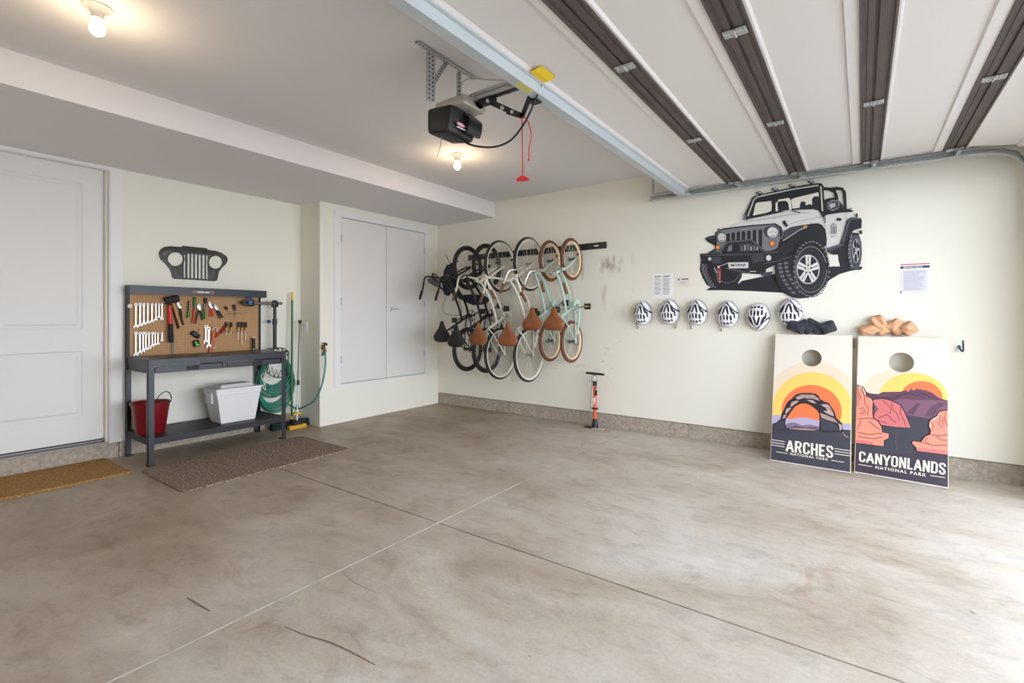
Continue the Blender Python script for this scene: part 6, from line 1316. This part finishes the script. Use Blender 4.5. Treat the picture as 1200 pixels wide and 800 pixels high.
    b = MB(); lv = F(Q['bar'][-2][0], Q['bar'][-2][1], Q['bar'][-2][2])
    # saddle
    sd = Q['saddle']; prof = [(-0.135, 0.045, 0.012), (-0.125, 0.085, 0.024), (-0.095, 0.112, 0.034), (-0.055, 0.119, 0.038), (-0.015, 0.100, 0.036), (0.02, 0.070, 0.034), (0.06, 0.043, 0.030), (0.10, 0.030, 0.026), (0.135, 0.022, 0.02), (0.15, 0.010, 0.01)]
    b = MB(); n = 20; vs = []
    for a_, w_, h_ in prof:
        for k in range(n):
            th = 2 * PI * k / n; x = w_ * math.cos(th); uu = (h_ if math.sin(th) > 0 else h_ * 0.9) * math.sin(th) * (1 - 0.18 * math.exp(-(x / 0.012) ** 2) * (math.sin(th) > 0)) + 0.014 * (a_ < -0.03) * (-a_ - 0.03) / 0.1
            vs.append(F(sd[0] + a_ * p.get('ss', 1.0) * 0.95, sd[1] + uu, x * p.get('ss', 1.0) * 1.2))
    fs = [(i * n + k, i * n + (k + 1) % n, (i + 1) * n + (k + 1) % n, (i + 1) * n + k) for i in range(len(prof) - 1) for k in range(n)] + [tuple(range(n))[::-1], tuple(range((len(prof) - 1) * n, len(prof) * n))]
    b.add(vs, fs); so = b.build('saddle', p['saddle'], t, smooth=True, angle=70)
    b = MB(); b.cyl(F(*st), F(sd[0] + 0.0, sd[1] - 0.06), 0.0125, n=12)
    for sx_ in (-1, 1): b.tube([F(sd[0] - 0.07, sd[1] - 0.03, sx_ * 0.05), F(sd[0] - 0.05, sd[1] - 0.05, sx_ * 0.022), F(sd[0] + 0.04, sd[1] - 0.052, sx_ * 0.02), F(sd[0] + 0.1, sd[1] - 0.022, sx_ * 0.008)], 0.004, 6)
    b.build('seat_post', M_chrome if p['barm'] is not M_fblack else M_black, so, smooth=True, angle=50)
    # crankset
    b = MB(); c = F(bb[0], bb[1], 0.052); b.torus(c, (1, 0, 0), 0.075 * s, 0.005, 36, 6, 0.0025)
    for k in range(5): a_ = 2 * PI * k / 5; b.tube([c, c + Vector((0, 0.075 * s * math.cos(a_), 0.075 * s * math.sin(a_)))], 0.007, 6)
    b.cyl(c - Vector((0.12, 0, 0)), c + Vector((0.02, 0, 0)), 0.009)
    ca = p.get('crank', 0.0); L = 0.155 * s; cd_ = Vector((0, math.cos(ca), math.sin(ca)))
    pr_ = c + Vector((0.022, 0, 0)) + cd_ * L; pl_ = c + Vector((-0.125, 0, 0)) - cd_ * L
    b.tube([c + Vector((0.018, 0, 0)), pr_], [0.012, 0.008], 8); b.tube([c - Vector((0.12, 0, 0)), pl_], [0.012, 0.008], 8); ck = b.build('crankset', p['crankm'], t, smooth=True, angle=50)
    for q, sg in ((pr_, 1), (pl_, -1)):
        b = MB(); b.cyl(q, q + Vector((sg * 0.09, 0, 0)), 0.007, n=8); 
        b.bbox(min(q.x + sg * 0.018, q.x + sg * 0.095), max(q.x + sg * 0.018, q.x + sg * 0.095), q.y - 0.013, q.y + 0.013, q.z - 0.036, q.z + 0.036, 0.004); pd = b.build('pedal', M_blackp, ck)
        if p.get('refl', True):
          b = MB(); b.box(min(q.x + sg * 0.03, q.x + sg * 0.082), max(q.x + sg * 0.03, q.x + sg * 0.082), q.y - 0.015, q.y - 0.0128, q.z - 0.008, q.z + 0.008); b.build('reflector', mat('amber_reflector', (200, 140, 40), 0.3), pd)
    # chain and guard
    b = MB(); cr_ = 0.075 * s; c2 = F(0, FU, 0.052)
    dd = (c2 - c).normalized(); nn = Vector((0, -dd.z, dd.y)); b.tube([c + nn * cr_, c2 + nn * 0.032], 0.0035, 6); b.tube([c - nn * cr_, c2 - nn * 0.032], 0.0035, 6); b.torus(c2, (1, 0, 0), 0.032, 0.004, 24, 6); b.build('chain', M_grey, ck)
    if p.get('guard'):
        ang0 = math.atan2(dd.z, dd.y); out = []
        R_ = cr_ + 0.030; out = [(R_ * math.cos(ang0 + a_), R_ * math.sin(ang0 + a_)) for a_ in [math.radians(90 + 5 * i) for i in range(33)]]
        inn = [((R_ - 0.045) * math.cos(ang0 + a_), (R_ - 0.045) * math.sin(ang0 + a_)) for a_ in [math.radians(90 + 5 * i) for i in range(33)]]
        if p.get('flip'): pass
        far = (c2 - c) * 0.78; poly = out + inn[::-1]
        poly = [((far + nn * 0.024).y, (far + nn * 0.024).z)] + out + inn[::-1] + [((far + nn * 0.006).y, (far + nn * 0.006).z)]
        vs, fs = curve2mesh([poly], 0.006, 0.002); b = MB(); b.add([c + Vector((0.012 + v[2], v[0], v[1])) for v in vs], fs); b.build('chain_guard', mf, t, smooth=True, angle=40)
    b = MB(); k0 = F(bb[0] - 0.06, bb[1] + 0.02, -0.045); b.tube([k0, F(bb[0] - 0.20, bb[1] + 0.06, -0.06), F(bb[0] - 0.30, bb[1] + 0.075, -0.065)], 0.006, 8); b.build('kickstand', M_galv, t)
    # hook bracket on the rail under the rim
    Rin = r - 2 * tr - 0.02; zc, yc = zr + wb, -FU - G; hy = -0.115; hz = zc + math.sqrt(max(0.001, Rin ** 2 - (yc - hy) ** 2)) - 0.012 if abs(yc - hy) < Rin else 2.18
    b = MB(); b.box(x0 - 0.045, x0 + 0.045, -0.034, -0.028, 2.125, 2.195)
    for sx_ in (-0.03, 0.0, 0.03): b.tube([(x0 + sx_, -0.03, 2.14), (x0 + sx_ * 0.6, -0.07, 2.15), (x0, -0.10, 2.15)], 0.005, 6)
    b.tube(catmull([(x0, -0.03, 2.155), (x0, -0.07, 2.15), (x0, hy - 0.01, min(hz, 2.2)), (x0, hy - 0.03, min(hz, 2.2) + 0.02)], 5), 0.007, 8); b.build('hook', M_black, rail)
    return t
PW = dict(bb=(0.455, 0.285), seat=(0.315, 0.600), elbow=(0.405, 0.42), head_lo=(0.935, 0.655), head_up=(0.895, 0.745), top=[(0.78, 0.62), (0.60, 0.50)], down=[(0.82, 0.52), (0.64, 0.36)], clamp=(0.925, 0.815), saddle=(0.258, 0.78),
          bar=[(0.925, 0.815, 0.0), (0.945, 0.84, 0.08), (0.955, 0.875, 0.17), (0.935, 0.895, 0.215), (0.82, 0.89, 0.25), (0.675, 0.875, 0.325)])
PT_ = dict(bb=(0.395, 0.235), seat=(0.290, 0.505), elbow=(0.345, 0.375), head_lo=(0.815, 0.515), head_up=(0.785, 0.60), top=[(0.68, 0.52), (0.51, 0.43)], down=[(0.72, 0.41), (0.55, 0.30)], clamp=(0.805, 0.70), saddle=(0.264, 0.655),
           bar=[(0.805, 0.70, 0.0), (0.825, 0.73, 0.07), (0.83, 0.78, 0.16), (0.81, 0.83, 0.20), (0.71, 0.86, 0.235), (0.565, 0.87, 0.29)])
PB = dict(PW); PB['seat'] = (0.30, 0.62); PB['saddle'] = (0.245, 0.80)
white = dict(zr=0.841, r=0.333, wb=1.116, tr=0.021, frame=M_fwhite, rim=M_rimw, tyre=M_tblk, wall=M_wwall, band=(98, 181), hub=M_chrome, grip=M_grip, barm=M_fwhite, saddle=M_tan, crankm=M_chrome, guard=True, crank=2.3, refl=False)
mint = dict(zr=1.017, r=0.250, wb=0.970, tr=0.023, s=0.9, ss=0.98, frame=M_fmint, rim=M_rimc, tyre=M_tbrn, wall=M_rimc, band=(118, 181), hub=M_grey, grip=M_grip, barm=M_chrome, saddle=M_tan, crankm=M_chrome, guard=True, crank=0.15)
blk = dict(zr=0.870, r=0.300, wb=1.105, tr=0.026, frame=M_fblack, rim=M_black, tyre=M_tblk, wall=M_tblk, band=(200, 201), hub=M_black, grip=M_rubber, barm=M_fblack, saddle=M_rubber, crankm=M_black, guard=False, crank=0.4, refl=False)
grp = 'bicycles hanging on the wall rail'
bicycle(dict(blk, x=0.865, pts=PB), 'black bicycle hanging leftmost of the six, its black saddle furthest left', grp)
pb2 = dict(PB); pb2['bar'] = [(a_ - 0.02, c_ + 0.05, x_) for a_, c_, x_ in PB['bar']]; pb2['clamp'] = pb2['bar'][0][:2]; pb2['saddle'] = (0.20, 0.90); pb2['seat'] = (0.28, 0.68)
bicycle(dict(blk, x=1.20, pts=pb2, crank=1.0), 'black bicycle hanging second from left, its black saddle the lower of two', grp)
bicycle(dict(white, x=1.452, pts=PW, saddle=M_tan), 'white bicycle with brown saddle, the left one of two, beside the black bicycles', grp)
PW2 = dict(PW); PW2['bar'] = [(a_ - 0.035, c_ + 0.012, x_) for a_, c_, x_ in PW['bar']]; PW2['clamp'] = PW2['bar'][0][:2]
PT2 = dict(PT_); PT2['bar'] = [(a_ - 0.03, c_ + 0.012, x_) for a_, c_, x_ in PT_['bar']]; PT2['clamp'] = PT2['bar'][0][:2]
bicycle(dict(white, x=1.892, pts=PW2, crank=2.6), 'white bicycle with brown saddle, the right one of two, beside the mint bicycles', grp)
bicycle(dict(mint, x=2.145, pts=PT_, crank=0.5), 'mint green small bicycle with brown tyres, the left one of two', grp)
bicycle(dict(mint, x=2.434, pts=PT2), 'mint green small bicycle with brown tyres, rightmost of all on the rail', grp)

# folded navy frame with spoked wheel, left of the bicycles
t = thing('folded_stroller', 'folded navy fabric stroller with one small spoked wheel, tucked left of the black bicycles', 'stroller', (0.45, 0, 1.5))
c = onx(514, 330, 0.42); ax = Vector((0.75, 0.35, 0.55)).normalized()
b = MB(); b.torus(c, ax, 0.135, 0.012, 48, 8); wl = b.build('wheel', mat('tyre_dark_brown', (52, 38, 34), 0.8), t, smooth=True)
b = MB(); b.torus(c, ax, 0.115, 0.006, 40, 6); b.cyl(c - ax * 0.03, c + ax * 0.03, 0.014); u_, v_ = b.frame(ax)
for k in range(16): a_ = 2 * PI * k / 16; b.cyl(c, c + (u_ * math.cos(a_) + v_ * math.sin(a_)) * 0.118, 0.0015, n=4)
b.build('rim', mat('beige_rim', (176, 160, 138), 0.5), wl, smooth=True, angle=50)
M_navyf = mat('navy_fabric', (32, 38, 62), 0.85, var=0.25, scale=14, bump=0.3, bscale=40)
def cloth(name, px, y, th, m, par):
    P = [ony(*q, y) for q in px]; vs, fs = curve2mesh([[(p.x, p.z) for p in P]], th / 2 - 0.006, 0.006); b = MB(); b.add([(v[0], y + v[2] + 0.02 * math.sin(v[0] * 30), v[1]) for v in vs], fs); return b.build(name, m, par, smooth=True, angle=50)
cloth('fabric_seat', [(521, 318), (526, 311), (531, 309), (534, 314), (533, 326), (531, 336), (526, 346), (521, 344), (519, 332)], -0.42, 0.05, M_navyf, t)
cloth('fabric_hood', [(531, 338), (541, 346), (556, 345), (566, 347), (574, 350), (568, 356), (556, 357), (545, 352), (534, 346)], -0.30, 0.05, M_navyf, t)
b = MB(); b.tube(catmull([ony(*q, -0.40) for q in ((524, 342), (521, 350), (519, 360), (520, 366), (528, 369), (537, 369), (541, 364), (539, 354), (537, 346))], 5), 0.0045, 8); b.build('wire_loop', M_grey, t)
b = MB(); b.tube([ony(529, 311, -0.40), ony(522, 298, -0.40)], 0.0045, 6); b.tube([ony(522, 318, -0.40), ony(528, 309, -0.41), ony(537, 306, -0.30)], 0.009, 8); b.tube(catmull([ony(*q, -0.35) for q in ((517, 330), (524, 336), (533, 333), (545, 330), (560, 327))], 5), 0.011, 8); b.tube(catmull([ony(*q, -0.2) for q in ((560, 327), (570, 324), (575, 318))], 5), 0.009, 8); b.build('frame', M_fblack, t, smooth=True)
cloth('grey_panel', [(501, 327), (508, 324), (513, 328), (517, 334), (511, 336), (504, 331)], -0.55, 0.02, mat('grey_fabric', (92, 92, 96), 0.85), t)
